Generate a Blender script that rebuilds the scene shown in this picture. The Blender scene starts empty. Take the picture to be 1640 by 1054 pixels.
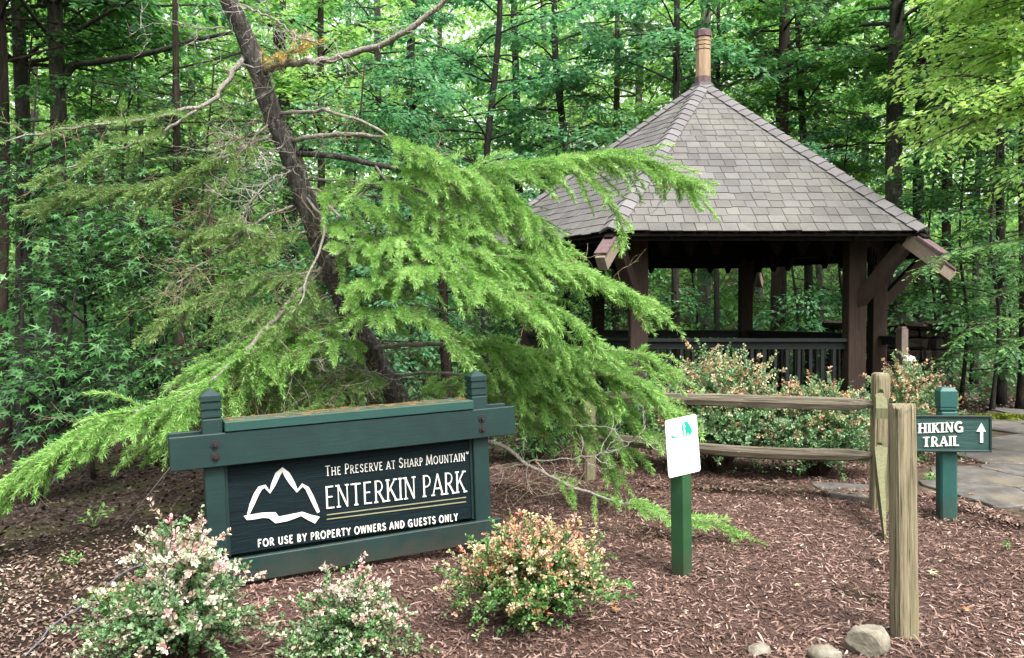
import bpy, bmesh, math, random
import numpy as np
from mathutils import Vector, Matrix, Euler

R = math.radians
rng = np.random.default_rng(7)
random.seed(7)
S = bpy.context.scene
COL = S.collection

# ------------------------------------------------------------------ camera
CAM_H, F, HOR = 1.6, 1287.0, 500.0           # eye height, focal length in photo pixels, horizon row
PITCH = math.atan((527.0 - HOR) / F)
cam_d = bpy.data.cameras.new('camera')
cam_d.sensor_fit = 'HORIZONTAL'
cam_d.angle = 2 * math.atan(820.0 / F)
cam_d.clip_start, cam_d.clip_end = 0.05, 600
cam = bpy.data.objects.new('camera', cam_d)
cam.location = (0, 0, CAM_H)
cam.rotation_euler = (math.pi / 2 - PITCH, 0, 0)
COL.objects.link(cam)
S.camera = cam

# ------------------------------------------------------------------ sky, sun, exposure
SUN_EL, SUN_AZ = R(58), R(150)               # azimuth clockwise from +Y: behind the camera, to the right
w = bpy.data.worlds.new('World'); S.world = w; w.use_nodes = True
nt = w.node_tree; nt.nodes.clear()
o_ = nt.nodes.new('ShaderNodeOutputWorld'); b_ = nt.nodes.new('ShaderNodeBackground')
s_ = nt.nodes.new('ShaderNodeTexSky'); s_.sky_type = 'NISHITA'; s_.sun_disc = False
s_.sun_elevation, s_.sun_rotation = SUN_EL, SUN_AZ
s_.air_density, s_.dust_density, s_.ozone_density = 1.0, 5.0, 1.0
h_ = nt.nodes.new('ShaderNodeHueSaturation'); h_.inputs['Saturation'].default_value = 0.18
nt.links.new(s_.outputs[0], h_.inputs['Color']); nt.links.new(h_.outputs[0], b_.inputs[0])
b_.inputs[1].default_value = 0.15
nt.links.new(b_.outputs[0], o_.inputs[0])
sun_d = bpy.data.lights.new('sun', 'SUN'); sun_d.energy = 1.5; sun_d.angle = R(16); sun_d.color = (1, .97, .92)
sun = bpy.data.objects.new('sun', sun_d); COL.objects.link(sun)
sdir = Vector((math.sin(SUN_AZ) * math.cos(SUN_EL), math.cos(SUN_AZ) * math.cos(SUN_EL), math.sin(SUN_EL)))
sun.rotation_euler = sdir.to_track_quat('Z', 'Y').to_euler()
sun.location = sdir * 60
vs = S.view_settings
vs.view_transform = 'Standard'; vs.look = 'None'; vs.exposure = 1.95; vs.gamma = 1.0; vs.use_curve_mapping = False
S.cycles.use_denoising = True
S.cycles.max_bounces = 10; S.cycles.diffuse_bounces = 5; S.cycles.transmission_bounces = 6; S.cycles.glossy_bounces = 3
S.cycles.sample_clamp_indirect = 8

# ------------------------------------------------------------------ helpers: places
CP, SP = math.cos(PITCH), math.sin(PITCH)
def ray(x, y):
    a, b = (x - 820.0) / F, -(y - 527.0) / F
    return np.array((a, CP + b * SP, -SP + b * CP))
def P(x, y, d):                               # the point seen at photo pixel (x, y), d metres ahead
    r = ray(x, y); return np.array((0, 0, CAM_H)) + r * (d / r[1])
def G(x, y):                                  # the spot on level ground seen at a photo pixel
    r = ray(x, y); return np.array((0, 0, CAM_H)) + r * (-CAM_H / r[2])
def sstep(a, b, t):
    t = np.clip((t - a) / (b - a), 0, 1); return t * t * (3 - 2 * t)
def ground_z(x, y):
    z = 7.5 * sstep(19, 60, y) + 5 * sstep(60, 120, y)
    z = z + 2.5 * sstep(8, 40, -x) * sstep(9, 30, y) + 2.0 * sstep(10, 40, x) * sstep(14, 30, y)
    z = z - 0.35 * sstep(2.8, 6, -x) * sstep(5.2, 7.5, y) * (1 - sstep(9, 13, y))
    return z

# ------------------------------------------------------------------ helpers: meshes
def mesh_np(name, V, Fs, attr=None, smooth=False):
    """V (n,3); Fs list of (m,k) int arrays; attr dict of point floats"""
    me = bpy.data.meshes.new(name)
    V = np.asarray(V, dtype=np.float32).reshape(-1, 3)
    if not isinstance(Fs, (list, tuple)): Fs = [Fs]
    Fs = [np.asarray(f, dtype=np.int32) for f in Fs if len(f)]
    me.vertices.add(len(V)); me.vertices.foreach_set('co', V.ravel())
    idx = np.concatenate([f.ravel() for f in Fs]); cnt = np.concatenate([np.full(len(f), f.shape[1], np.int32) for f in Fs])
    me.loops.add(len(idx)); me.loops.foreach_set('vertex_index', idx)
    me.polygons.add(len(cnt))
    st = np.concatenate(([0], np.cumsum(cnt)[:-1])).astype(np.int32)
    me.polygons.foreach_set('loop_start', st); me.polygons.foreach_set('loop_total', cnt)
    me.polygons.foreach_set('use_smooth', np.full(len(cnt), bool(smooth)))
    me.update(calc_edges=True)
    if attr:
        for k, a in attr.items():
            at = me.attributes.new(k, 'FLOAT', 'POINT'); at.data.foreach_set('value', np.asarray(a, np.float32).ravel())
    return me

class MB:                                     # collects boxes, tubes and prisms into one mesh
    def __init__(s): s.v = []; s.f = []; s.n = 0
    def add(s, V, Fc):
        s.v.append(np.asarray(V, float).reshape(-1, 3)); s.f += [tuple(i + s.n for i in f) for f in Fc]; s.n += len(s.v[-1]); return s
    def box(s, x0, x1, y0, y1, z0, z1):
        V = [(x, y, z) for x in (x0, x1) for y in (y0, y1) for z in (z0, z1)]
        return s.add(V, [(0, 1, 3, 2), (4, 6, 7, 5), (0, 4, 5, 1), (2, 3, 7, 6), (0, 2, 6, 4), (1, 5, 7, 3)])
    def prism(s, poly, y0, y1, axis='y'):      # polygon in (x,z) extruded along y, or in (x,y) along z
        n = len(poly)
        if axis == 'y': V = [(a, y0, b) for a, b in poly] + [(a, y1, b) for a, b in poly]
        else: V = [(a, b, y0) for a, b in poly] + [(a, b, y1) for a, b in poly]
        return s.add(V, [tuple(range(n)), tuple(range(2 * n - 1, n - 1, -1))] + [(i, (i + 1) % n, n + (i + 1) % n, n + i) for i in range(n)])
    def tube(s, pts, rad, n=6, jit=0.0, cap=True):
        pts = np.asarray(pts, float); m = len(pts)
        rad = np.broadcast_to(np.asarray(rad, float), (m,)) if np.ndim(rad) else np.full(m, rad)
        T = np.gradient(pts, axis=0); T /= np.linalg.norm(T, axis=1)[:, None] + 1e-9
        ref = np.array((0, 0, 1.)) if abs(T[:, 2]).mean() < .8 else np.array((1., 0, 0))
        A = np.cross(T, ref); A /= np.linalg.norm(A, axis=1)[:, None] + 1e-9; B = np.cross(T, A)
        th = np.linspace(0, 2 * np.pi, n, endpoint=False)
        rr = rad[:, None] * (1 + (jit * rng.normal(size=(m, n)) if jit else 0))
        V = pts[:, None] + rr[..., None] * (A[:, None] * np.cos(th)[None, :, None] + B[:, None] * np.sin(th)[None, :, None])
        fc = [(i * n + j, i * n + (j + 1) % n, (i + 1) * n + (j + 1) % n, (i + 1) * n + j) for i in range(m - 1) for j in range(n)]
        if cap: fc += [tuple(range(n - 1, -1, -1)), tuple((m - 1) * n + j for j in range(n))]
        return s.add(V.reshape(-1, 3), fc)
    def beam(s, a, b, wd, ht, roll=(0, 0, 1)):  # square timber from a to b
        a, b = Vector(a), Vector(b); t = (b - a).normalized(); u = t.cross(Vector(roll)).normalized(); v = u.cross(t)
        V = [p + u * (i * wd / 2) + v * (j * ht / 2) for p in (a, b) for i, j in ((-1, -1), (1, -1), (1, 1), (-1, 1))]
        return s.add([tuple(q) for q in V], [(3, 2, 1, 0), (4, 5, 6, 7), (0, 1, 5, 4), (1, 2, 6, 5), (2, 3, 7, 6), (3, 0, 4, 7)])
    def mesh(s, name, bevel=0, smooth=False, sub=None):
        me = bpy.data.meshes.new(name)
        V = np.concatenate(s.v)
        if sub is not None: V = V - np.asarray(sub)
        me.from_pydata(V.tolist(), [], s.f)
        bm = bmesh.new(); bm.from_mesh(me)
        bmesh.ops.recalc_face_normals(bm, faces=bm.faces)
        if bevel: bmesh.ops.bevel(bm, geom=list(bm.edges), offset=bevel, segments=1, affect='EDGES', profile=.5)
        bm.to_mesh(me); bm.free()
        if smooth: me.polygons.foreach_set('use_smooth', np.ones(len(me.polygons), dtype=bool))
        return me

def link(name, me, m, parent=None, loc=None, rot=None, kind=None, label=None):
    o = bpy.data.objects.new(name, me); COL.objects.link(o)
    if m is not None and not (me.materials and len(me.materials)): me.materials.append(m)
    if parent is not None: o.parent = parent
    if loc is not None: o.location = loc
    if rot is not None: o.rotation_euler = rot
    if kind: o['kind'] = kind
    if label: o['label'] = label
    return o
def tag(o, label, cat, group=None):
    o['label'] = label; o['category'] = cat
    if group: o['group'] = group
    return o
def thing(name, label, cat, loc=(0, 0, 0), rot=(0, 0, 0), group=None):
    o = bpy.data.objects.new(name, None); COL.objects.link(o); o.empty_display_size = .2
    o.location = loc; o.rotation_euler = rot
    return tag(o, label, cat, group)

def nz(v): return v / (np.linalg.norm(v, axis=-1, keepdims=True) + 1e-9)
def frames(d, up, jit=0.0):
    """rotation matrices whose columns are x=forward d, y=side, z=normal near up"""
    d = nz(np.asarray(d, float)); up = np.broadcast_to(np.asarray(up, float), d.shape)
    if jit: up = up + rng.normal(size=d.shape) * jit
    y = nz(np.cross(up, d)); z = np.cross(d, y)
    return np.stack((d, y, z), axis=2)
def place(PV, PF, M, T, sc):
    """many transformed copies of a small prototype, as arrays"""
    PV = np.asarray(PV, float); n = len(PV)
    sc = np.broadcast_to(np.asarray(sc, float).reshape(-1, 1, 1), (len(T), 1, 1))
    V = np.einsum('mij,nj->mni', M, PV) * sc + T[:, None]
    off = (np.arange(len(T)) * n)[:, None, None]
    return V.reshape(-1, 3), [(np.asarray(f)[None] + off).reshape(-1, np.asarray(f).shape[1]) for f in PF]
def join_np(parts):
    V, Fd, n = [], {}, 0
    for v, fs in parts:
        V.append(v)
        for f in fs: Fd.setdefault(f.shape[1], []).append(f + n)
        n += len(v)
    return np.concatenate(V), [np.concatenate(f) for f in Fd.values()]
def smooth_curve(pts, n=24):                   # Catmull-Rom through points
    p = np.asarray(pts, float); p = np.vstack((2 * p[0] - p[1], p, 2 * p[-1] - p[-2]))
    out = []; segs = len(p) - 3
    for u in np.linspace(0, segs - 1e-6, n):
        i = int(u); t = u - i; a, b, c, d = p[i:i + 4]
        out.append(.5 * ((2 * b) + (c - a) * t + (2 * a - 5 * b + 4 * c - d) * t * t + (3 * b - a - 3 * c + d) * t ** 3))
    return np.array(out)

# ------------------------------------------------------------------ materials
def nodes(name):
    m = bpy.data.materials.new(name); m.use_nodes = True; n = m.node_tree; n.nodes.clear()
    return m, n
def N(n, t, **kw):
    x = n.nodes.new('ShaderNode' + t)
    for k, v in kw.items():
        if k in x.inputs: x.inputs[k].default_value = v
        else: setattr(x, k, v)
    return x
def rgba(c): return (c[0], c[1], c[2], 1)
def mixc(n, fac, a, b):
    x = n.nodes.new('ShaderNodeMix'); x.data_type = 'RGBA'
    for s, v in ((0, fac), (6, a), (7, b)):
        if isinstance(v, bpy.types.NodeSocket): n.links.new(v, x.inputs[s])
        elif s == 0: x.inputs[0].default_value = v
        else: x.inputs[s].default_value = rgba(v)
    return x.outputs[2]
def ramp(n, fac, stops):
    x = n.nodes.new('ShaderNodeValToRGB'); e = x.color_ramp.elements
    while len(e) < len(stops): e.new(.5)
    for el, (p, c) in zip(e, stops): el.position = p; el.color = rgba(c) if np.ndim(c) else (c, c, c, 1)
    n.links.new(fac, x.inputs[0]); return x.outputs[0]
def coords(n, scale=(1, 1, 1), kind='Object'):
    t = n.nodes.new('ShaderNodeTexCoord'); mp = n.nodes.new('ShaderNodeMapping'); mp.inputs['Scale'].default_value = scale
    n.links.new(t.outputs[kind], mp.inputs[0]); return mp.outputs[0]
def noise(n, vec, scale, detail=4, rough=.55, dist=0):
    x = N(n, 'TexNoise', Scale=scale, Detail=detail, Roughness=rough, Distortion=dist); n.links.new(vec, x.inputs['Vector']); return x.outputs['Fac']
def rand_of(n):                                # one number for each separate object and each separate piece
    a = n.nodes.new('ShaderNodeObjectInfo').outputs['Random']; b = n.nodes.new('ShaderNodeNewGeometry').outputs['Random Per Island']
    s = N(n, 'Math', operation='ADD'); n.links.new(a, s.inputs[0]); n.links.new(b, s.inputs[1])
    f = N(n, 'Math', operation='FRACT'); n.links.new(s.outputs[0], f.inputs[0]); return f.outputs[0]
def finish(m, n, col, rough=.8, spec=.3, bump=None, bstr=.4, bdist=.01, rough_s=None):
    p = N(n, 'BsdfPrincipled', Roughness=rough); p.inputs['Specular IOR Level'].default_value = spec
    if isinstance(col, bpy.types.NodeSocket): n.links.new(col, p.inputs['Base Color'])
    else: p.inputs['Base Color'].default_value = rgba(col)
    if rough_s is not None: n.links.new(rough_s, p.inputs['Roughness'])
    if bump is not None:
        b = N(n, 'Bump', Strength=bstr, Distance=bdist); n.links.new(bump, b.inputs['Height']); n.links.new(b.outputs[0], p.inputs['Normal'])
    o = n.nodes.new('ShaderNodeOutputMaterial'); n.links.new(p.outputs[0], o.inputs[0]); return m
def mat_leaf(name, a, b, tip=None, trans=.4, rough=.5, spec=.35, tcol=1.0):
    m, n = nodes(name); r = rand_of(n)
    c = mixc(n, r, a, b)
    if tip is not None:
        at = N(n, 'Attribute', attribute_name='tip')
        if isinstance(tip[0], (tuple, list)):
            hu = N(n, 'Attribute', attribute_name='hue'); tc = ramp(n, hu.outputs['Fac'], [(i / (len(tip) - 1), t) for i, t in enumerate(tip)]); c = mixc(n, ramp(n, hu.outputs['Fac'], [(.3, 0.0), (.8, .6)]), c, (b[0] * 1.3, b[1] * 1.1, b[2] * 1.5))
        else: tc = tip
        c = mixc(n, at.outputs['Fac'], c, tc)
    p = N(n, 'BsdfPrincipled', Roughness=rough); p.inputs['Specular IOR Level'].default_value = spec
    n.links.new(c, p.inputs['Base Color'])
    t = n.nodes.new('ShaderNodeBsdfTranslucent')
    hs = N(n, 'HueSaturation', Hue=.485, Saturation=1.1, Value=tcol); n.links.new(c, hs.inputs['Color']); n.links.new(hs.outputs[0], t.inputs[0])
    x = N(n, 'MixShader'); x.inputs[0].default_value = trans
    n.links.new(p.outputs[0], x.inputs[1]); n.links.new(t.outputs[0], x.inputs[2])
    o = n.nodes.new('ShaderNodeOutputMaterial'); n.links.new(x.outputs[0], o.inputs[0]); return m
def mat_bark(name, a, b, lichen=None, sc=1.0):
    m, n = nodes(name); v = coords(n, (9 * sc, 9 * sc, 1.6 * sc)); v2 = coords(n, (1, 1, 1))
    f = noise(n, v, 3.0, 8, .65, .4); c = ramp(n, f, [(.3, a), (.7, b)])
    if lichen is not None:
        l = ramp(n, noise(n, v2, 9 * sc, 8, .75), [(.55, 0.0), (.63, .9)]); c = mixc(n, l, c, lichen)
    return finish(m, n, c, .9, .15, f, 1.0, .05)
def mat_wood(name, a, b, c2=None, grain=(14, 14, 1.0), bstr=.6, moss=None, crack=False):
    m, n = nodes(name); v = coords(n, grain); g = noise(n, v, 4.0, 8, .6, .6)
    c = ramp(n, g, [(.25, a), (.72, b)])
    big = noise(n, coords(n, (3, 3, .8)), 2.0, 4)
    if c2 is not None: c = mixc(n, ramp(n, big, [(.45, 0.0), (.7, 1.0)]), c, c2)
    if moss is not None: c = mixc(n, ramp(n, noise(n, coords(n, (2, 2, 2)), 4, 6, .7), [(.55, 0.0), (.68, .8)]), c, moss)
    if crack:                                  # dark splits along the grain and bare chipped spots
        k = noise(n, coords(n, (34, 34, .55)), 2.6, 3, .5, .3); c = mixc(n, ramp(n, k, [(.60, 0.0), (.66, .85)]), c, (.018, .013, .008))
        c = mixc(n, ramp(n, noise(n, coords(n, (9, 9, 2.5)), 2.2, 6, .7), [(.66, 0.0), (.70, .8)]), c, (.36, .32, .21))
    return finish(m, n, c, .85, .2, g, bstr, .008)
def mat_paint(name, a, b, rough=.5, grain=(2, 2, 30), wear=None):
    m, n = nodes(name); g = noise(n, coords(n, grain), 3.0, 6, .6); s = noise(n, coords(n), 3.5, 5)
    c = mixc(n, ramp(n, s, [(.35, 0.0), (.7, 1.0)]), a, b)
    if wear is not None:
        c = mixc(n, ramp(n, noise(n, coords(n, (4, 4, 22)), 3.2, 8, .75), [(.66, 0.0), (.74, .6)]), c, wear)
    sz = n.nodes.new('ShaderNodeSeparateXYZ'); n.links.new(coords(n), sz.inputs[0]); mu = N(n, 'Math', operation='MULTIPLY_ADD'); n.links.new(noise(n, coords(n), 9, 6, .7), mu.inputs[0]); mu.inputs[1].default_value = .45; n.links.new(sz.outputs['Z'], mu.inputs[2])
    c = mixc(n, ramp(n, mu.outputs[0], [(.22, .6), (.40, 0.0)]), c, (.035, .026, .018))
    return finish(m, n, c, rough, .35, g, .25, .004)

MAT = {}
MAT['mulch'] = None
def build_materials():
    M = MAT
    # ground
    m, n = nodes('forest_floor'); v = coords(n); a = noise(n, v, 9, 10, .7); b = noise(n, v, 1.1, 4)
    c = ramp(n, a, [(.3, (.007, .005, .0035)), (.5, (.02, .013, .009)), (.72, (.05, .035, .023))])
    c = mixc(n, ramp(n, b, [(.52, 0.0), (.68, .5)]), c, (.035, .05, .012)); M['floor'] = finish(m, n, c, .95, .1, a, 1, .03)
    m, n = nodes('mulch_base'); v = coords(n); a = noise(n, v, 60, 10, .85, 1.2); a2 = noise(n, coords(n, (1, 3.2, 1)), 75, 6, .8, 2.0); c = ramp(n, a, [(.36, (.012, .006, .005)), (.5, (.07, .04, .032)), (.62, (.20, .125, .1))])
    c = mixc(n, ramp(n, a2, [(.52, 0.0), (.6, .9)]), c, (.26, .17, .14)); M['mulch'] = finish(m, n, c, .95, .1, a, 1, .03)
    def chips(name, stops):
        m, n = nodes(name); r = rand_of(n); c = ramp(n, r, stops)
        g = noise(n, coords(n), 90, 3); c = mixc(n, ramp(n, g, [(.3, 0.0), (.7, .35)]), c, (.04, .022, .018)); c = mixc(n, ramp(n, noise(n, coords(n), 1.7, 5, .65), [(.45, 0.0), (.7, .45)]), c, (.035, .02, .015)); return finish(m, n, c, .75, .3)
    M['chips'] = chips('mulch_chip', [(0, (.028, .013, .0095)), (.2, (.075, .039, .030)), (.48, (.14, .079, .060)), (.76, (.215, .133, .104)), (.94, (.30, .205, .165)), (1, (.46, .36, .30))])
    M['litter'] = chips('leaf_litter', [(0, (.04, .024, .018)), (.35, (.12, .075, .058)), (.65, (.20, .135, .105)), (.86, (.32, .235, .185)), (.93, (.45, .36, .30)), (1, (.12, .15, .04))])
    M['litter_shaded'] = chips('shade_tinted_leaf_litter', [(0, (.005, .004, .003)), (.5, (.016, .011, .008)), (.9, (.04, .028, .019)), (1, (.09, .068, .042))])  # darker copy of the litter, canopy shade put into its colour
    M['moss'] = mat_leaf('moss', (.07, .10, .012), (.14, .17, .02), trans=.1, rough=.9, spec=.1)
    m, n = nodes('flagstone'); r = rand_of(n); v = coords(n); a = noise(n, v, 4, 9, .65, .5)
    c = ramp(n, a, [(.28, (.022, .019, .017)), (.5, (.07, .064, .059)), (.72, (.14, .13, .122))]); c = mixc(n, ramp(n, r, [(0, 0.0), (1, .5)]), c, (.09, .08, .07)); c = mixc(n, ramp(n, noise(n, v, 1.3, 6, .7), [(.52, 0.0), (.66, .7)]), c, (.13, .105, .065)); M['flag'] = finish(m, n, c, .7, .3, a, .6, .02)
    m, n = nodes('path_joint_sand'); a = noise(n, coords(n), 6, 8, .7); c = ramp(n, a, [(.35, (.03, .022, .016)), (.6, (.075, .056, .038)), (.75, (.2, .16, .105))]); M['sand'] = finish(m, n, c, .95, .1, a, .8, .02)
    m, n = nodes('wall_stone'); r = rand_of(n); a = noise(n, coords(n), 8, 8, .7); c = ramp(n, r, [(0, (.02, .016, .013)), (.5, (.038, .03, .024)), (1, (.065, .053, .042))]); c = mixc(n, a, c, (.034, .028, .021)); M['stone'] = finish(m, n, c, .9, .2, a, .9, .02)
    m, n = nodes('boulder'); a = noise(n, coords(n), 12, 10, .7); c = ramp(n, a, [(.35, (.10, .088, .065)), (.6, (.20, .18, .145)), (.75, (.32, .3, .25))]); M['rock'] = finish(m, n, c, .9, .2, a, .8, .01)
    # timber and paint
    M['fence'] = mat_wood('weathered_split_timber', (.045, .035, .02), (.28, .24, .155), (.19, .168, .10), (22, 22, .8), 1.0, moss=(.14, .14, .062), crack=True)
    M['fence_h'] = mat_wood('weathered_split_rail', (.035, .027, .019), (.20, .172, .13), (.105, .09, .066), (22, 22, .8), 1.0, crack=True)
    M['splinter'] = mat_wood('pale_broken_wood', (.07, .07, .034), (.14, .14, .078), None, (18, 18, 1), .6)
    M['green'] = mat_paint('dark_green_paint', (.0038, .0165, .0155), (.0062, .025, .0225), .55, (2, 2, 30), (.03, .055, .048))
    M['green_top'] = M['green']
    M['notice_green'] = mat_paint('green_stained_post', (.010, .048, .016), (.018, .07, .024), .6, (30, 30, 2), (.2, .26, .12))
    M['teal_green'] = mat_paint('blue_green_post', (.010, .056, .05), (.016, .08, .068), .55, (30, 30, 2), (.25, .25, .1))
    m, n = nodes('sign_panel'); g = noise(n, coords(n, (1.2, 1, 34)), 3, 8, .65, .5)
    c = ramp(n, g, [(.3, (.0012, .0036, .005)), (.6, (.0045, .012, .0145)), (.75, (.010, .024, .028))]); M['panel'] = finish(m, n, c, .7, .12, g, .7, .006)
    m, n = nodes('trail_panel'); g = noise(n, coords(n, (1.2, 1, 34)), 3, 8, .65, .5)
    c = ramp(n, g, [(.3, (.008, .034, .03)), (.7, (.017, .062, .053))]); M['tpanel'] = finish(m, n, c, .55, .4, g, .7, .006)
    m, n = nodes('dark_trim'); M['trim'] = finish(m, n, (.006, .018, .016), .5, .4)
    m, n = nodes('white_letter'); a = noise(n, coords(n), 20, 5); M['white'] = finish(m, n, ramp(n, a, [(.3, (.42, .40, .36)), (.6, (.62, .61, .57))]), .5, .3)
    m, n = nodes('gold_line'); M['gold'] = finish(m, n, (.2, .19, .115), .5, .3)
    m, n = nodes('white_metal'); a = noise(n, coords(n), 6, 4); M['plate'] = finish(m, n, ramp(n, a, [(.3, (.80, .81, .79)), (.7, (.87, .87, .86))]), .35, .5)
    m, n = nodes('teal_print'); M['teal'] = finish(m, n, (.008, .27, .19), .5, .2)
    m, n = nodes('rust'); a = noise(n, coords(n), 60, 5); M['bolt'] = finish(m, n, ramp(n, a, [(.3, (.006, .005, .006)), (.7, (.018, .012, .012))]), .6, .4, a, .5, .002)
    m, n = nodes('steel'); M['steel'] = finish(m, n, (.35, .25, .2), .5, .5)
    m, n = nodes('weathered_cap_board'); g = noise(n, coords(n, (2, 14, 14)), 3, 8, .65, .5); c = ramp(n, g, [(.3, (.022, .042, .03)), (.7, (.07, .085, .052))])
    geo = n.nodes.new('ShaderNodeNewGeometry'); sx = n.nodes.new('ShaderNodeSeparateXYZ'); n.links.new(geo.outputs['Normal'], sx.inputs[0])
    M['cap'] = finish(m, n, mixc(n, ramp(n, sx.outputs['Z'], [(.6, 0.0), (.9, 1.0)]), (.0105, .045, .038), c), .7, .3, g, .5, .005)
    M['needle_litter'] = mat_leaf('fallen_needles', (.16, .075, .02), (.28, .15, .05), trans=.1)
    # pavilion
    M['post'] = mat_wood('stained_pavilion_timber', (.020, .0125, .009), (.050, .032, .025), (.042, .029, .023), (12, 12, 1.2), .6)
    M['post_grey'] = mat_wood('weathered_pavilion_timber', (.13, .10, .085), (.26, .21, .18), (.17, .12, .1), (12, 12, 1.2), .6)
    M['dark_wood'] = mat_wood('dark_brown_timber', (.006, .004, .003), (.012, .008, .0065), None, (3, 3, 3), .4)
    M['tail'] = mat_wood('bare_rafter_tail', (.12, .092, .065), (.22, .18, .14), None, (10, 10, 10), .4)
    M['rail'] = mat_paint('black_green_railing', (.0035, .0055, .0055), (.006, .009, .009), .55)
    m, n = nodes('shingle'); r = rand_of(n); a = noise(n, coords(n, (1, 1, 1)), 26, 6, .7); bg = noise(n, coords(n, (1, 1, 1), 'Generated'), 3, 3)
    geo = n.nodes.new('ShaderNodeNewGeometry'); wp = noise(n, geo.outputs['Position'], .9, 5, .6)
    c = ramp(n, r, [(0, (.058, .055, .054)), (.3, (.083, .079, .077)), (.6, (.10, .095, .092)), (.85, (.09, .086, .09)), (1, (.13, .123, .117))])
    c = mixc(n, ramp(n, wp, [(.4, 0.0), (.7, .6)]), c, (.15, .142, .115)); c = mixc(n, ramp(n, a, [(.35, .4), (.6, 0.0)]), c, (.05, .045, .042)); sv = N(n, 'Mapping'); sv.inputs['Scale'].default_value = (2.2, 2.2, .5); n.links.new(geo.outputs['Position'], sv.inputs[0]); c = mixc(n, ramp(n, noise(n, sv.outputs[0], 1.6, 5, .65), [(.5, 0.0), (.68, .55)]), c, (.065, .058, .056)); M['shingle'] = finish(m, n, c, .85, .25, a, .6, .006)
    m, n = nodes('hip_shingle'); r = rand_of(n); a = noise(n, coords(n), 26, 6, .7); c = ramp(n, r, [(0, (.082, .078, .079)), (1, (.125, .119, .12))]); M['hip'] = finish(m, n, mixc(n, ramp(n, a, [(.35, .4), (.6, 0.0)]), c, (.13, .11, .11)), .8, .3, a, .5, .006)
    M['finial'] = mat_wood('finial_wood', (.17, .11, .065), (.33, .24, .155), None, (14, 14, 1.2), .4)
    M['finial_dark'] = mat_wood('finial_dark_wood', (.06, .035, .04), (.13, .09, .09), None, (10, 10, 4), .4)
    # bark
    M['bark_grey'] = mat_bark('grey_bark', (.022, .02, .017), (.08, .072, .06), (.11, .12, .09))
    M['bark_dark'] = mat_bark('dark_bark', (.010, .009, .008), (.036, .032, .028))
    M['bark_brown'] = mat_bark('brown_bark', (.016, .012, .009), (.05, .038, .029))
    M['bark_pale'] = mat_bark('pale_bark', (.07, .065, .05), (.16, .15, .12), (.19, .21, .16))
    M['bark_lean'] = mat_bark('scaly_reddish_bark', (.016, .014, .0125), (.12, .108, .094), (.27, .26, .235), 2.2)
    M['limb'] = mat_bark('bare_pale_limb', (.17, .15, .125), (.38, .35, .30), None, 2)
    M['twig'] = mat_bark('dry_grey_twig', (.26, .24, .2), (.46, .43, .38), None, 2)
    M['twig_green'] = mat_bark('tan_twig', (.17, .13, .08), (.33, .27, .18), None, 2)
    # foliage
    M['needle'] = mat_leaf('cedar_needles', (.075, .23, .034), (.165, .37, .07), (.36, .57, .19), .45, .5, .3)
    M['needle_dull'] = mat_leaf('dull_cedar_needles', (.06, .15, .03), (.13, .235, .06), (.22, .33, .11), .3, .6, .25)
    M['needle_yellow'] = mat_leaf('yellowing_needles', (.35, .28, .06), (.5, .36, .1), (.5, .4, .15), .3)
    M['hemlock'] = mat_leaf('hemlock_needles', (.04, .135, .035), (.09, .22, .06), (.24, .48, .13), .42, .5, .3)
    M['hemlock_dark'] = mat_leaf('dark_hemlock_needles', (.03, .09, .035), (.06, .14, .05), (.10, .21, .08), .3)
    M['sweetgum'] = mat_leaf('star_leaves', (.018, .075, .022), (.085, .24, .06), trans=.35, rough=.42, spec=.45)
    M['leaf_a'] = mat_leaf('mid_green_leaves', (.07, .205, .05), (.15, .33, .085), trans=.55, rough=.48, spec=.38, tcol=1.25)
    M['leaf_b'] = mat_leaf('blue_green_leaves', (.055, .17, .075), (.125, .28, .135), trans=.5, rough=.45, spec=.42, tcol=1.25)
    M['leaf_c'] = mat_leaf('yellow_green_leaves', (.13, .30, .075), (.27, .44, .14), trans=.55, rough=.48, spec=.35, tcol=1.25)
    M['leaf_d'] = mat_leaf('deep_green_leaves', (.035, .125, .035), (.085, .21, .06), trans=.45, rough=.4, spec=.5, tcol=1.1)
    M['leaf_bright'] = mat_leaf('bright_spring_leaves', (.20, .40, .09), (.42, .58, .19), trans=.55, rough=.36, spec=.7, tcol=1.3)
    M['barberry'] = mat_leaf('barberry_leaves', (.045, .16, .025), (.10, .25, .06), [(.50, .20, .13), (.62, .40, .22), (.42, .46, .22), (.66, .46, .36), (.60, .26, .18)], .3, .42, .45)
    M['barberry_pale'] = mat_leaf('pale_barberry_leaves', (.055, .17, .03), (.13, .26, .10), [(.62, .36, .32), (.66, .52, .42), (.48, .55, .36), (.66, .50, .48), (.62, .30, .27)], .3, .42, .45)
    M['barberry_hedge'] = mat_leaf('hedge_barberry_leaves', (.065, .19, .05), (.16, .30, .13), [(.46, .24, .14), (.52, .40, .22), (.30, .40, .20), (.50, .42, .28), (.48, .26, .16)], .3, .45, .45)
    M['stem'] = mat_bark('shrub_stem', (.03, .018, .012), (.10, .06, .045), None, 3)
    M['weed'] = mat_leaf('weed_leaves', (.10, .26, .05), (.2, .36, .1), trans=.35)
    m, n = nodes('rope'); M['rope'] = finish(m, n, (.3, .29, .26), .8, .2)
    m, n = nodes('grey_cable'); M['cable'] = finish(m, n, (.10, .11, .13), .4, .5)
    M['fallen_orange'] = mat_leaf('orange_fallen_leaf', (.45, .12, .03), (.5, .25, .06), trans=.1)
    M['fallen_green'] = mat_leaf('pale_fallen_leaf', (.4, .5, .22), (.55, .5, .2), trans=.1)
build_materials()

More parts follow.
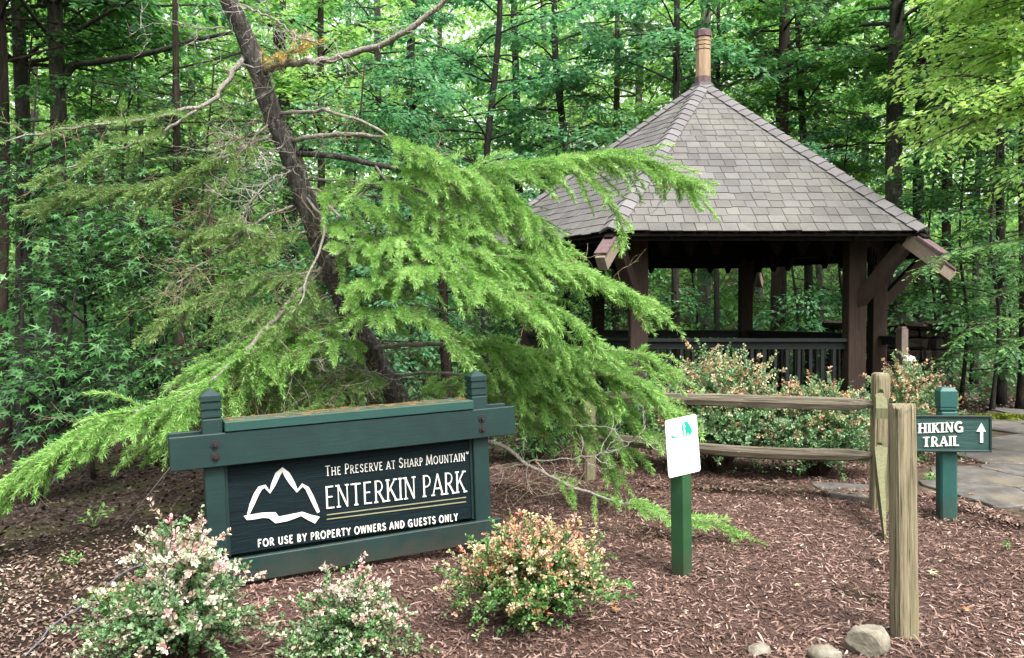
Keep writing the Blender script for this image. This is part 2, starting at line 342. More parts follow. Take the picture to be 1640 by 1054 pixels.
# ------------------------------------------------------------------ terrain
def build_ground():
    xs = np.concatenate((np.linspace(-140, -16, 25), np.linspace(-15, 15, 61), np.linspace(16, 140, 25)))
    ys = np.concatenate((np.linspace(-60, -2, 10), np.linspace(-1, 30, 63), np.linspace(31, 160, 40)))
    X, Y = np.meshgrid(xs, ys); Z = ground_z(X, Y) - .012
    Z = Z + .05 * np.sin(X * .9 + Y * .5) * np.sin(Y * .7) * sstep(9, 16, Y)
    nx = len(xs); V = np.stack((X, Y, Z), -1).reshape(-1, 3)
    i, j = np.meshgrid(np.arange(len(ys) - 1), np.arange(nx - 1), indexing='ij'); a = (i * nx + j).ravel()
    o = link('ground', mesh_np('ground', V, np.stack((a, a + 1, a + nx + 1, a + nx), 1), smooth=True), MAT['floor']); o['kind'] = 'structure'
build_ground()

BED = np.array([(-2.1, 2.2), (3.4, 2.2), (4.6, 3.4), (4.4, 5.2), (3.85, 6.1), (3.7, 6.9), (4.4, 8.2), (5.0, 8.3), (5.5, 9.3), (4.5, 9.5), (.9, 9.4), (-.6, 8.0), (-1.6, 6.6), (-2.2, 5.2), (-2.0, 4.2)])
def inside(poly, pts):
    x, y = pts[:, 0], pts[:, 1]; r = np.zeros(len(pts), bool); n = len(poly)
    for i in range(n):
        (x1, y1), (x2, y2) = poly[i], poly[(i + 1) % n]
        c = ((y1 > y) != (y2 > y)) & (x < (x2 - x1) * (y - y1) / (y2 - y1 + 1e-12) + x1); r ^= c
    return r
def bed_z(x, y): return .012 * np.sin(x * 3.1 + 1) * np.sin(y * 2.3) + .008 * np.sin(x * 7 + y * 5)
def chip_field(name, pts, mat, Lr, Wr, zf, tilt, leafy=False, seed=1):
    r = np.random.default_rng(seed); n = len(pts)
    th = r.uniform(0, 2 * np.pi, n); pit = r.normal(0, tilt, n)
    d = np.stack((np.cos(th) * np.cos(pit), np.sin(th) * np.cos(pit), np.sin(pit)), 1)
    M = frames(d, (0, 0, 1), tilt * 1.3)
    L = r.uniform(*Lr, n) * np.where(r.random(n) < .12, 1.7, 1); W = r.uniform(*Wr, n)
    if leafy: PV = [(-.5, 0, 0), (-.1, .5, .12), (.5, 0, .02), (-.1, -.5, .1)]; PF = [np.array([(0, 1, 2), (0, 2, 3)])]
    else:
        PV = [(-.5, -.4, 0), (-.42, .4, 0), (.05, -.5, .2), (0, .5, .25), (.5, -.18, .1), (.4, .35, 0)]
        PF = [np.array([(0, 2, 3, 1), (2, 4, 5, 3)])]
    PV = np.array(PV); sc = np.stack((L, W, np.minimum(W, .008) if not leafy else W), 1)
    V = np.einsum('mij,mnj->mni', M, PV[None] * sc[:, None]); T = np.stack((pts[:, 0], pts[:, 1], zf(pts[:, 0], pts[:, 1]) + r.uniform(.002, .012, n)), 1)
    V = V + T[:, None]; off = (np.arange(n) * len(PV))[:, None, None]
    o = link(name, mesh_np(name, V.reshape(-1, 3), [(f[None] + off).reshape(-1, f.shape[1]) for f in PF]), mat); o['kind'] = 'stuff'; return o
def build_bed():
    g = 26; xs = np.linspace(-2.4, 5.8, g * 3); ys = np.linspace(2.0, 9.7, g * 2)
    X, Y = np.meshgrid(xs, ys); nx = len(xs)
    pin = inside(BED, np.stack((X.ravel(), Y.ravel()), 1)).reshape(X.shape)
    Z = bed_z(X, Y) * 1.0
    Z = np.where(pin, Z, np.minimum(Z, 0) - .03)
    i, j = np.meshgrid(np.arange(len(ys) - 1), np.arange(nx - 1), indexing='ij'); a = (i * nx + j)
    keep = (pin[:-1, :-1] | pin[1:, :-1] | pin[:-1, 1:] | pin[1:, 1:]); a = a[keep]
    o = link('mulch_bed', mesh_np('mulch_bed', np.stack((X, Y, Z), -1).reshape(-1, 3), np.stack((a, a + 1, a + nx + 1, a + nx), 1), smooth=True), MAT['mulch']); o['kind'] = 'structure'
    r = np.random.default_rng(3)
    n = 200000; p = np.stack((r.uniform(-2.3, 5.5, n), 2.2 + 7.2 * r.random(n) ** 1.5), 1); p = p[inside(BED, p + r.normal(0, .05, p.shape))]
    o = chip_field('mulch_chips', p[:94000], MAT['chips'], (.014, .058), (.0035, .0115), bed_z, .32)
    tag(o, 'reddish brown shredded bark mulch spread over the planting bed', 'mulch')
    n = 60000; q = np.stack((r.uniform(-5, 1.0, n), 2.4 + 4.4 * r.random(n) ** 1.2), 1); q = q[~inside(BED, q)]; q = q[r.random(len(q)) > sstep(4.6, 6.3, q[:, 1] + .25 * np.sin(q[:, 0] * 3))]
    o = chip_field('leaf_litter', q[:30000], MAT['litter'], (.012, .042), (.006, .02), lambda x, y: ground_z(x, y) - .01, .35, True, 5)
    tag(o, 'dry brown leaf litter on the bare ground left of the park sign', 'leaf litter')
    n = 16000; q = np.stack((r.uniform(2.5, 14, n), r.uniform(8, 16, n)), 1)
    o = chip_field('forest_litter', q, MAT['litter'], (.04, .08), (.02, .045), lambda x, y: ground_z(x, y) - .01, .35, True, 6)
    tag(o, 'dark leaf litter on the woodland floor behind the stone path', 'leaf litter')
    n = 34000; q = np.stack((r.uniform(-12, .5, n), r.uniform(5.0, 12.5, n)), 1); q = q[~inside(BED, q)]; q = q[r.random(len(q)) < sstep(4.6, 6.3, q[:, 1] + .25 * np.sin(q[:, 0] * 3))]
    o = chip_field('shade_tinted_litter', q[:22000], MAT['litter_shaded'], (.03, .07), (.015, .04), lambda x, y: ground_z(x, y) - .01, .4, True, 8)
    tag(o, 'leaf litter under the left trees, its colour darkened to stand for their shade', 'leaf litter')
    # mulch scattered over the rim of the path
    pb = np.array([(3.75, 5.9), (3.72, 6.3), (3.62, 6.85), (3.05, 6.95), (2.0, 7.10), (1.3, 7.25), (1.3, 7.38), (2.2, 7.30), (3.4, 7.42), (4.3, 8.35), (5.0, 8.4)]); n = 3600; k = r.integers(0, len(pb) - 1, n); t = r.random((n, 1))
    q = pb[k] * (1 - t) + pb[k + 1] * t + r.normal(0, .07, (n, 2))
    o = chip_field('spilled_mulch', q, MAT['chips'], (.018, .06), (.0045, .014), lambda x, y: np.full(len(x), .038), .25, False, 9)
    tag(o, 'mulch chips spilled over the edge of the stone path', 'mulch')
    # moss patches, little lumps
    for (x, y, s, lab) in ((215, 950, .16, 'yellow green moss patch on bare ground left of the pale shrub'), (1610, 673, .5, 'green moss mound at the far edge of the stone path')):
        c = G(x, y); n = 2600; a = r.uniform(0, 6.28, n); rr = np.sqrt(r.random(n)) * s
        px = c[0] + rr * np.cos(a) * 1.6; py = c[1] + rr * np.sin(a); pz = ground_z(px, py) + (.05 if s > .3 else .015) * (1 - (rr / s) ** 2)
        T = np.stack((px, py, pz), 1); d = np.stack((np.cos(a * 7), np.sin(a * 7), r.uniform(.4, 1.6, n)), 1)
        V, Fc = place([(0, -.25, 0), (1, 0, 0), (0, .25, 0)], [np.array([(0, 1, 2)])], frames(d, (0, .3, 1), .5), T, .018 if s < .3 else .05)
        o = link('moss_patch', mesh_np('moss', V, Fc), MAT['moss']); tag(o, lab, 'moss'); o['kind'] = 'stuff'
build_bed()

# ------------------------------------------------------------------ stone path
def clip(poly, p, nrm):
    out = []; k = len(poly)
    for i in range(k):
        a, b = poly[i], poly[(i + 1) % k]; da, db = np.dot(a - p, nrm), np.dot(b - p, nrm)
        if da <= 0: out.append(a)
        if da * db < 0: out.append(a + (b - a) * da / (da - db))
    return out
def build_path():
    poly = np.array([(3.75, 5.9), (3.72, 6.3), (3.62, 6.85), (3.05, 6.95), (2.0, 7.10), (1.3, 7.25), (1.3, 7.38), (2.2, 7.30), (3.4, 7.42), (4.3, 8.35), (5.0, 8.4), (5.6, 9.4), (6.2, 10.8), (7.6, 12.8), (12, 12.8), (12, 5.9)])
    cx, cy = poly.mean(0)
    r = np.random.default_rng(11)
    b = MB(); b.prism([tuple(p) for p in poly], -.05, .026, 'z'); base = link('path', b.mesh('path'), MAT['sand']); base['kind'] = 'structure'
    seeds = []
    for _ in range(6000):
        p = np.array((r.uniform(.8, 10), r.uniform(5.7, 13)))
        if all(np.hypot(*(p - q)) > (.42 if p[0] < 3.6 else .62) for q in seeds): seeds.append(p)
    sd = np.array(seeds); isin = inside(poly, sd)
    for i, p in enumerate(sd):
        if not isin[i]: continue
        cell = [p + np.array(v) for v in ((-.7, -.7), (.7, -.7), (.7, .7), (-.7, .7))]
        for q in sd[np.argsort(np.hypot(*(sd - p).T))[1:14]]:
            m = (p + q) / 2; nn = (q - p) / np.linalg.norm(q - p); cell = clip(cell, m - nn * r.uniform(.004, .016), nn)
        if len(cell) < 3: continue
        # roughen the outline
        pts = []
        for k in range(len(cell)):
            a, c = cell[k], cell[(k + 1) % len(cell)]; L = np.linalg.norm(c - a)
            if L < .05: pts.append(a); continue
            for t in np.linspace(0, 1, max(2, int(L / .09)), endpoint=False):
                pts.append(a + (c - a) * (t + (.06 if t == 0 else 0)) + r.normal(0, .007, 2))
        m_ = MB(); zt = .046 + r.uniform(-.006, .008); ctr = np.mean(pts, 0)
        loc = (ctr[0], ctr[1], 0); top = [(q - ctr) * .985 for q in pts]; n = len(pts)
        V = [(*(q - ctr), -.02) for q in pts] + [(*(q - ctr), zt - .008) for q in pts] + [(*q, zt) for q in top]
        fc = [tuple(range(2 * n, 3 * n))] + [(k * n + j, k * n + (j + 1) % n, (k + 1) * n + (j + 1) % n, (k + 1) * n + j) for k in (0, 1) for j in range(n)]
        m_.add(V, fc); link('flagstone', m_.mesh('flagstone'), MAT['flag'], base, loc)
build_path()

# ------------------------------------------------------------------ lettering
GL = {  # strokes: (list of points, weight T heavy / t light), serifs (x, y); last is the advance width
 'A': ([([(.02, 0), (.31, 1)], 't'), ([(.31, 1), (.60, 0)], 'T'), ([(.14, .33), (.48, .33)], 't')], [(.03, 0), (.59, 0)], .62),
 'E': ([([(.1, 0), (.1, 1)], 'T'), ([(.1, .97), (.46, .97)], 't'), ([(.1, .52), (.40, .52)], 't'), ([(.1, .03), (.48, .03)], 't')], [], .52),
 'F': ([([(.1, 0), (.1, 1)], 'T'), ([(.1, .96), (.48, .96)], 't'), ([(.1, .52), (.42, .52)], 't')], [(.1, 0)], .52),
 'L': ([([(.1, 0), (.1, 1)], 'T'), ([(.1, .03), (.48, .03)], 't')], [(.1, 1)], .52),
 'H': ([([(.1, 0), (.1, 1)], 'T'), ([(.58, 0), (.58, 1)], 'T'), ([(.1, .52), (.58, .52)], 't')], [(.1, 0), (.1, 1), (.58, 0), (.58, 1)], .68),
 'I': ([([(.1, 0), (.1, 1)], 'T')], [(.1, 0), (.1, 1)], .20),
 'K': ([([(.1, 0), (.1, 1)], 'T'), ([(.12, .42), (.52, 1)], 't'), ([(.25, .58), (.58, 0)], 'T')], [(.1, 0), (.1, 1), (.53, 1), (.58, 0)], .62),
 'M': ([([(.06, 0), (.12, 1)], 't'), ([(.12, 1), (.40, .08)], 'T'), ([(.40, .08), (.68, 1)], 't'), ([(.68, 1), (.74, 0)], 'T')], [(.06, 0), (.74, 0)], .80),
 'N': ([([(.1, 0), (.1, 1)], 't'), ([(.1, 1), (.58, 0)], 'T'), ([(.58, 0), (.58, 1)], 't')], [(.1, 0), (.07, 1), (.58, 1)], .68),
 'T': ([([(.0, .96), (.56, .96)], 't'), ([(.28, 0), (.28, 1)], 'T')], [(.28, 0)], .56),
 'V': ([([(.02, 1), (.30, 0)], 'T'), ([(.30, 0), (.58, 1)], 't')], [(.03, 1), (.57, 1)], .60),
 'W': ([([(.02, 1), (.22, 0)], 'T'), ([(.22, 0), (.42, 1)], 't'), ([(.42, 1), (.62, 0)], 'T'), ([(.62, 0), (.82, 1)], 't')], [], .84),
 'Y': ([([(.02, 1), (.29, .48)], 'T'), ([(.56, 1), (.29, .48)], 't'), ([(.29, .5), (.29, 0)], 'T')], [], .58),
}
def arc(cx, cy, rx, ry, a0, a1, n=14): return [(cx + rx * math.cos(R(a)), cy + ry * math.sin(R(a))) for a in np.linspace(a0, a1, n)]
GL['P'] = ([([(.1, 0), (.1, 1)], 'T'), ([(.1, .97)] + arc(.26, .72, .20, .25, 90, -90) + [(.1, .47)], 't')], [(.1, 0)], .50)
GL['R'] = ([([(.1, 0), (.1, 1)], 'T'), ([(.1, .97)] + arc(.26, .73, .20, .24, 90, -90) + [(.1, .49)], 't'), ([(.26, .49), (.56, 0)], 'T')], [(.1, 0), (.56, 0)], .58)
GL['B'] = ([([(.1, 0), (.1, 1)], 'T'), ([(.1, .96)] + arc(.27, .74, .17, .22, 90, -90) + [(.1, .52)], 't'), ([(.12, .5)] + arc(.28, .27, .20, .23, 90, -90) + [(.1, .04)], 't')], [], .56)
GL['D'] = ([([(.1, 0), (.1, 1)], 'T'), ([(.1, .96)] + arc(.22, .5, .36, .46, 90, -90) + [(.1, .04)], 't')], [], .66)
GL['O'] = ([(arc(.37, .5, .32, .47, 0, 180), 'T'), (arc(.37, .5, .32, .47, 180, 360), 'T')], [], .74)
GL['U'] = ([([(.1, 1), (.1, .3)] + arc(.33, .28, .23, .25, 180, 360) + [(.56, .3), (.56, 1)], 'T')], [(.1, 1), (.56, 1)], .66)
GL['G'] = ([(arc(.37, .5, .32, .47, 48, 300), 'T'), ([(.36, .46), (.64, .46)], 't'), ([(.61, .46), (.61, .06), (.5, .04)], 'T')], [], .74)
GL['S'] = ([([(.46, .82)] + arc(.27, .74, .18, .22, 40, 200, 9) + [(.13, .6), (.42, .42)] + arc(.27, .25, .20, .21, 30, -150, 9) + [(.06, .2)], 'T')], [], .52)
def ribbon(pts, wd):
    p = np.asarray(pts, float); t = np.gradient(p, axis=0) if len(p) > 2 else np.array([p[1] - p[0]] * 2)
    if len(p) > 2:
        d = nz(np.diff(p, axis=0)); t = np.vstack((d[:1], nz(d[:-1] + d[1:]), d[-1:])); k = np.concatenate(([1], 1 / np.clip((t[1:-1] * d[1:]).sum(1), .5, 1), [1]))
    else: t = nz(t); k = np.ones(2)
    nn = np.stack((-t[:, 1], t[:, 0]), 1) * (wd / 2) * k[:, None]
    return np.vstack((p + nn, (p - nn)[::-1]))
def letter_line(parent, text, x0, x1, z0, z1, h0, h1, y, mat, T=.12, t=.08, serif=.28, small=.8, gap=.12, space=.32, depth=.006, name='letter'):
    """letters as raised pieces between local x0 (base z0, cap height h0) and x1 (z1, h1) on the plane y, facing -y"""
    adv = []; u = 0
    for ch in text:
        if ch == ' ': u += space; continue
        g = GL[ch.upper()]; k = small if ch.islower() else 1.0
        adv.append((ch.upper(), u, k)); u += g[2] * k + gap
    u -= gap
    for ch, a, k in adv:
        st, ser, wd = GL[ch]; mb = MB(); lay = 0
        def put(poly):
            nonlocal lay
            q = np.asarray(poly, float) * k; uu = a + q[:, 0]; f = uu / u; X = x0 + (x1 - x0) * f; H = h0 + (h1 - h0) * f
            Z = z0 + (z1 - z0) * f + q[:, 1] * H
            n = len(q); m = n // 2
            yy = y - depth - lay * .00025; lay += 1
            V = [(X[i], yy, Z[i]) for i in range(n)] + [(X[i], y, Z[i]) for i in range(n)]
            fc = [(i, i + 1, n - 2 - i, n - 1 - i) for i in range(m - 1)] + [(i, (i + 1) % n, n + (i + 1) % n, n + i) for i in range(n)]
            mb.add(V, fc)
        for pts, wt in st: put(ribbon(pts, T if wt == 'T' else t))
        if serif:
            for sx, sy in ser:
                yb = .03 if sy == 0 else .97; put(ribbon([(sx - serif / 2, yb), (sx + serif / 2, yb)], .055))
        link(name, mb.mesh('letter'), mat, parent)
def local_px(root, y):                        # photo pixel -> local (x, z) on the plane local y of a sign
    bpy.context.view_layer.update(); Mi = np.array(root.matrix_world.inverted())
    def f(px, py):
        o = Mi @ np.array((0, 0, CAM_H, 1)); d = Mi[:3, :3] @ ray(px, py); t = (y - o[1]) / d[1]; q = o[:3] + d * t; return q[0], q[2]
    return f

# ------------------------------------------------------------------ park sign
def build_park_sign():
    root = thing('park_sign', 'wide dark green timber park sign with white mountain emblem', 'sign', (-1.715, 4.67, 0), (0, R(-2.0), R(25)))
    L, hw = 1.665, .055
    def board(name, a, m=MAT['green'], bev=.004):
        b = MB(); b.box(*a); return link(name, b.mesh(name, bev), m, root)
    for x in (0, L):
        b = MB(); b.box(x - hw, x + hw, -hw, hw, -.15, .985); p = link('post', b.mesh('post', .004), MAT['green'], root)
        b = MB(); z = .985                         # turned top: bands with grooves, then a low pyramid
        for k in range(2):
            b.box(x - hw + .008, x + hw - .008, -hw + .008, hw - .008, z, z + .012); z += .012
            b.box(x - hw, x + hw, -hw, hw, z, z + .034); z += .034
        b.box(x - hw + .008, x + hw - .008, -hw + .008, hw - .008, z, z + .012); z += .012
        b.box(x - hw - .002, x + hw + .002, -hw - .002, hw + .002, z, z + .03); z += .03
        e = hw + .002
        b.add([(x - e, -e, z), (x + e, -e, z), (x + e, e, z), (x - e, e, z), (x, 0, z + .042)], [(0, 1, 4), (1, 2, 4), (2, 3, 4), (3, 0, 4)])
        link('post_cap', b.mesh('post_cap'), MAT['green'], p)
    zb0, zb1 = .715, .905
    board('crossbeam', (-.235, L + .235, -hw - .042, -hw - .001, zb0, zb1))
    board('crossbeam', (-.235, L + .235, hw + .001, hw + .042, zb0, zb1 + .004))
    board('cap_board', (.062, L - .062, -hw - .05, hw + .05, zb1 + .006, zb1 + .062), MAT['cap'])
    board('lower_rail', (-.05, L + .11, -hw - .040, -hw - .001, .02, .165)); board('lower_rail', (-.05, L + .11, hw + .001, hw + .040, .02, .165))
    pn = board('panel', (hw + .018, L - hw - .018, -.022, .022, .175, .73), MAT['panel'], .002)
    for x in (hw + .009, L - hw - .009): board('panel_stop', (x - .0085, x + .0085, -.03, .03, .17, .714), MAT['trim'], 0)
    for x in (.005, L - .005):
        for z in (.775, .845):
            b = MB(); y0 = -hw - .042
            b.tube([(x, y0 + .002, z), (x, y0 - .006, z)], [.026, .024], 16); b.tube([(x, y0 - .006, z), (x, y0 - .020, z)], [.0125, .0115], 6)
            link('bolt', b.mesh('bolt'), MAT['bolt'], root)
    yf = -.0222; f = local_px(root, yf)
    q = lambda zx, zy: f(260 + zx / 2.828, 580 + zy / 2.828)
    def line(text, a, b, ha, hb, **kw):
        (x0, z0), (x1, z1) = q(*a), q(*b); h0 = q(a[0], a[1] - ha)[1] - z0; h1 = q(b[0], b[1] - hb)[1] - z1
        letter_line(root, text, x0, x1, z0, z1, h0, h1, yf, MAT['white'], **kw)
    line('The Preserve at Sharp Mountain', (738, 516), (1370, 446), 46, 44, T=.09, t=.07, serif=.22, small=.8, gap=.13)
    line('ENTERKIN PARK', (738, 665), (1374, 588), 102, 97, T=.092, t=.056, serif=.22, gap=.10, space=.30)
    line('FOR USE BY PROPERTY OWNERS AND GUESTS ONLY', (433, 838), (1337, 717), 34, 32, T=.175, t=.165, serif=0, gap=.18, space=.42, depth=.004)
    line('v', (1376, 417), (1386, 416), 11, 11, T=.25, t=.2, serif=0, small=1)
    for dz in (0, 20):
        p0, p1 = q(744, 692 + dz), q(1375, 612 + dz); b = MB()
        b.prism([(p0[0], p0[1] - .003), (p1[0], p1[1] - .003), (p1[0], p1[1] + .003), (p0[0], p0[1] + .003)], yf - .004, yf); link('rule_line', b.mesh('rule_line'), MAT['gold'], root)
    ridge = [(388, 690, 10), (405, 645, 20), (425, 598, 22), (443, 570, 20), (465, 562, 14), (486, 588, 14), (503, 552, 20), (522, 508, 24), (543, 486, 20), (562, 506, 26), (586, 545, 24), (610, 583, 14), (634, 556, 14), (656, 572, 18), (676, 612, 20), (692, 648, 18), (707, 680, 12)]
    b = MB(); pt = np.array([q(x, y) for x, y, _ in ridge]); d = nz(np.gradient(pt, axis=0)); wd = np.array([k for *_, k in ridge]) / 2.828 / F * 4.9
    nn = np.stack((-d[:, 1], d[:, 0]), 1) * wd[:, None] * .5; A, B = pt + nn, pt - nn; n = len(pt)
    V = [(x, yf - .007, z) for x, z in A] + [(x, yf - .007, z) for x, z in B] + [(x, yf, z) for x, z in A] + [(x, yf, z) for x, z in B]
    fc = [(i, i + 1, n + i + 1, n + i) for i in range(n - 1)] + [(i, i + 1, 2 * n + i + 1, 2 * n + i) for i in range(n - 1)] + [(n + i, n + i + 1, 3 * n + i + 1, 3 * n + i) for i in range(n - 1)]
    link('mountain_emblem', b.add(V, fc).mesh('ridge'), MAT['white'], root)
    up = [(368, 697), (400, 690), (450, 682), (512, 680), (528, 700), (585, 688), (635, 678), (675, 692), (712, 700)]
    lo = [(382, 714), (410, 712), (455, 704), (482, 706), (512, 729), (570, 718), (628, 696), (662, 716), (690, 730)]
    A = [q(*p) for p in up]; B = [q(*p) for p in lo]; n = len(A); b = MB()
    V = [(x, yf - .0073, z) for x, z in A] + [(x, yf - .0073, z) for x, z in B] + [(x, yf, z) for x, z in A] + [(x, yf, z) for x, z in B]
    fc = [(i, i + 1, n + i + 1, n + i) for i in range(n - 1)] + [(i, i + 1, 2 * n + i + 1, 2 * n + i) for i in range(n - 1)] + [(n + i, n + i + 1, 3 * n + i + 1, 3 * n + i) for i in range(n - 1)] + [(n - 1, 2 * n - 1, 4 * n - 1, 3 * n - 1), (0, n, 3 * n, 2 * n)]
    link('mountain_emblem', b.add(V, fc).mesh('swoosh'), MAT['white'], root)
    # brown needles lying on the cap
    r = np.random.default_rng(2); n = 330; bpy.context.view_layer.update(); Mw = np.array(root.matrix_world)
    lx = np.clip(r.normal(.9, .42, n), .1, L - .1); ly = r.uniform(-.1, .09, n); T = (Mw[:3, :3] @ np.stack((lx, ly, np.full(n, zb1 + .0645) + r.uniform(0, .004, n)))).T + Mw[:3, 3]
    a = r.uniform(0, 6.28, n); d = np.stack((np.cos(a), np.sin(a), r.normal(0, .05, n)), 1)
    V, Fc = place([(-.5, -.035, 0), (.5, -.02, .0), (.5, .02, .02), (-.5, .035, .02)], [np.array([(0, 1, 2, 3)])], frames(d, (0, 0, 1), .1), T, r.uniform(.03, .06, n))
    o = link('fallen_needles', mesh_np('fallen_needles', V, Fc), MAT['needle_litter']); o['kind'] = 'stuff'; tag(o, 'orange brown dry needles lying on the park sign cap board', 'needles')
build_park_sign()

# ------------------------------------------------------------------ small notice on a post
def build_notice():
    root = thing('notice_sign', 'small white metal notice with teal figures on a short green post', 'sign', tuple(G(1092, 922)), (0, R(-1.6), R(44)))
    b = MB(); b.box(-.045, .045, -.045, .045, -.15, .80); link('post', b.mesh('post', .003), MAT['notice_green'], root)
    # rounded metal plate on the camera side of the post
    f = local_px(root, -.0475); cs = [f(1065, 674), f(1115, 663), f(1122, 754), f(1071, 766)]
    c = np.mean(cs, 0); cs = [np.array(k) for k in cs]; poly = []
    for i in range(4):
        p, a, d = cs[i], cs[i - 1], cs[(i + 1) % 4]; u, v = (a - p) / np.linalg.norm(a - p), (d - p) / np.linalg.norm(d - p); r_ = .022
        for t in np.linspace(0, 1, 6): poly.append(p + u * r_ * (1 - t) ** 2 + v * r_ * t ** 2)
    mb = MB(); mb.prism([tuple(k) for k in poly], -.0485, -.0455); plate = link('plate', mb.mesh('plate'), MAT['plate'], root)
    f = local_px(root, -.0487); q = lambda x, y: f(1050 + x / 8.11, 650 + y / 8.11)
    shapes = [[(200, 388), (226, 390), (262, 408), (350, 398), (485, 373), (485, 381), (350, 404), (205, 428)],
              [(333, 284), (342, 262), (340, 232), (350, 218), (358, 236), (358, 276), (366, 330), (370, 397), (352, 398), (345, 330)],
              [(366, 222), (385, 199), (408, 203), (428, 228), (450, 268), (470, 306), (472, 340), (455, 372), (436, 378), (428, 356), (408, 352), (404, 392), (388, 392), (390, 330), (378, 296), (362, 296), (366, 282), (392, 268), (380, 250)]]
    for k, s in enumerate(shapes):
        mb = MB(); mb.prism([q(*p) for p in s], -.0492 - k * .0003, -.0486); link('printed_figure', mb.mesh('figure'), MAT['teal'], root)
    for p in ((289, 187), (366, 175), (322, 855), (394, 838)):
        x, z = q(*p); mb = MB(); mb.tube([(x, -.048, z), (x, -.0525, z)], [.0045, .0035], 8); link('screw', mb.mesh('screw'), MAT['steel'], root)
build_notice()

# ------------------------------------------------------------------ trail sign
def build_trail_sign():
    root = thing('trail_sign', 'low dark green board sign pointing up the hiking trail beside flagstones', 'sign', tuple(G(1516, 826)), (0, R(-.8), R(-9)))
    h = .062
    b = MB(); b.box(-h, h, -h, h, -.15, .83); p = link('post', b.mesh('post', .014), MAT['teal_green'], root)
    b = MB(); b.box(-h + .008, h - .008, -h + .008, h - .008, .83, .84); b.box(-h, h, -h, h, .84, .856); b.box(-h + .008, h - .008, -h + .008, h - .008, .856, .864)
    b.box(-h, h, -h, h, .864, .985)
    e = h; c = .02; zt = 1.012
    b.add([(-e, -e, .985), (e, -e, .985), (e, e, .985), (-e, e, .985), (-e + c, -e + c, zt), (e - c, -e + c, zt), (e - c, e - c, zt), (-e + c, e - c, zt)], [(0, 1, 5, 4), (1, 2, 6, 5), (2, 3, 7, 6), (3, 0, 4, 7), (4, 5, 6, 7)])
    link('post_cap', b.mesh('post_cap'), MAT['teal_green'], p)
    yb = -h - .001; f = local_px(root, yb - .034)
    x0, z0 = f(1452, 723); x1, z1 = f(1588, 666); zl, zr = z0, z0
    b = MB(); b.box(x0 + .004, x1 - .004, yb - .032, yb, zl + .004, z1 - .004); link('board', b.mesh('board'), MAT['tpanel'], root)
    t = .014
    for a in ((x0, x1, z1 - t, z1), (x0, x1, zl, zl + t), (x0, x0 + t, zl + t + .001, z1 - t - .001), (x1 - t, x1, zl + t + .001, z1 - t - .001)):
        b = MB(); b.box(a[0], a[1], yb - .042, yb - .002, a[2], a[3]); link('board_trim', b.mesh('trim', .002), MAT['trim'], root)
    yf = yb - .0322; f = local_px(root, yf); q = lambda zx, zy: f(1340 + zx / 3.763, 580 + zy / 3.763)
    for text, a, bb, hh in (('HIKING', (492, 428), (762, 418), 58), ('TRAIL', (518, 510), (738, 502), 58)):
        (X0, Z0), (X1, Z1) = q(*a), q(*bb); H = q(a[0], a[1] - hh)[1] - Z0
        letter_line(root, text, X0, X1, Z0, Z1, H, H, yf, MAT['white'], T=.20, t=.10, serif=.36, gap=.16, depth=.009)
    ar = [(862, 484), (880, 484), (880, 418), (897, 418), (870, 366), (840, 418), (862, 418)]
    b = MB(); b.prism([q(*p) for p in ar], yf - .009, yf); link('arrow', b.mesh('arrow'), MAT['white'], root)
build_trail_sign()

# ------------------------------------------------------------------ split rail fence
def rough_post(name, w, d, h, top='round', seed=0, holes=(), flare=0.0):
    r = np.random.default_rng(seed); n = 32; th = np.linspace(0, 2 * np.pi, n, endpoint=False)
    sx = np.sign(np.cos(th)) * abs(np.cos(th)) ** .55; sy = np.sign(np.sin(th)) * abs(np.sin(th)) ** .55
    base = 1 + r.normal(0, .022, n) + .05 * np.sin(th * 2 + seed) * np.cos(th * 3); base[r.integers(0, n, 4)] -= .09; zs = list(np.linspace(-.15, h - .05, 16)) + [h - .025, h - .008, h]; V = []
    for i, z in enumerate(zs):
        k = 1 + flare * (1 - max(z, 0) / h) + r.normal(0, .008)
        if z > h - .04: k *= {h - .025: .97, h - .008: .86, h: .62}.get(z, 1) if top == 'round' else 1.0
        rr = base * k + r.normal(0, .012, n); tz = z + (r.normal(0, .012, n) + .012 * np.cos(th * 2 + 1) if top != 'round' and i == len(zs) - 1 else 0)
        V += [(w / 2 * rr[j] * sx[j], d / 2 * rr[j] * sy[j], (tz if np.ndim(tz) == 0 else tz[j])) for j in range(n)]
    m = len(zs); fc = [(i * n + j, i * n + (j + 1) % n, (i + 1) * n + (j + 1) % n, (i + 1) * n + j) for i in range(m - 1) for j in range(n)] + [tuple(range(n - 1, -1, -1)), tuple((m - 1) * n + j for j in range(n))]
    me = MB().add(V, fc).mesh(name)
    if holes:
        o = bpy.data.objects.new('tmp', me); COL.objects.link(o)
        for k, (z, ww, hh, ang) in enumerate(holes):
            b = MB(); pl = [(ww / 2 * math.cos(a), z + hh / 2 * math.sin(a)) for a in np.linspace(0, 2 * np.pi, 12, endpoint=False)]
            b.prism(pl, -.3, .3); cm = b.mesh('cut'); co = bpy.data.objects.new('cut', cm); COL.objects.link(co); co.rotation_euler = (0, 0, ang); co.hide_render = True
            md = o.modifiers.new('b', 'BOOLEAN'); md.operation = 'DIFFERENCE'; md.object = co; md.solver = 'EXACT'
        dg = bpy.context.evaluated_depsgraph_get(); me2 = bpy.data.meshes.new_from_object(o.evaluated_get(dg)); 
        for x in [q for q in COL.objects if q.name.startswith('cut')] + [o]: bpy.data.objects.remove(x)
        me = me2
    return me
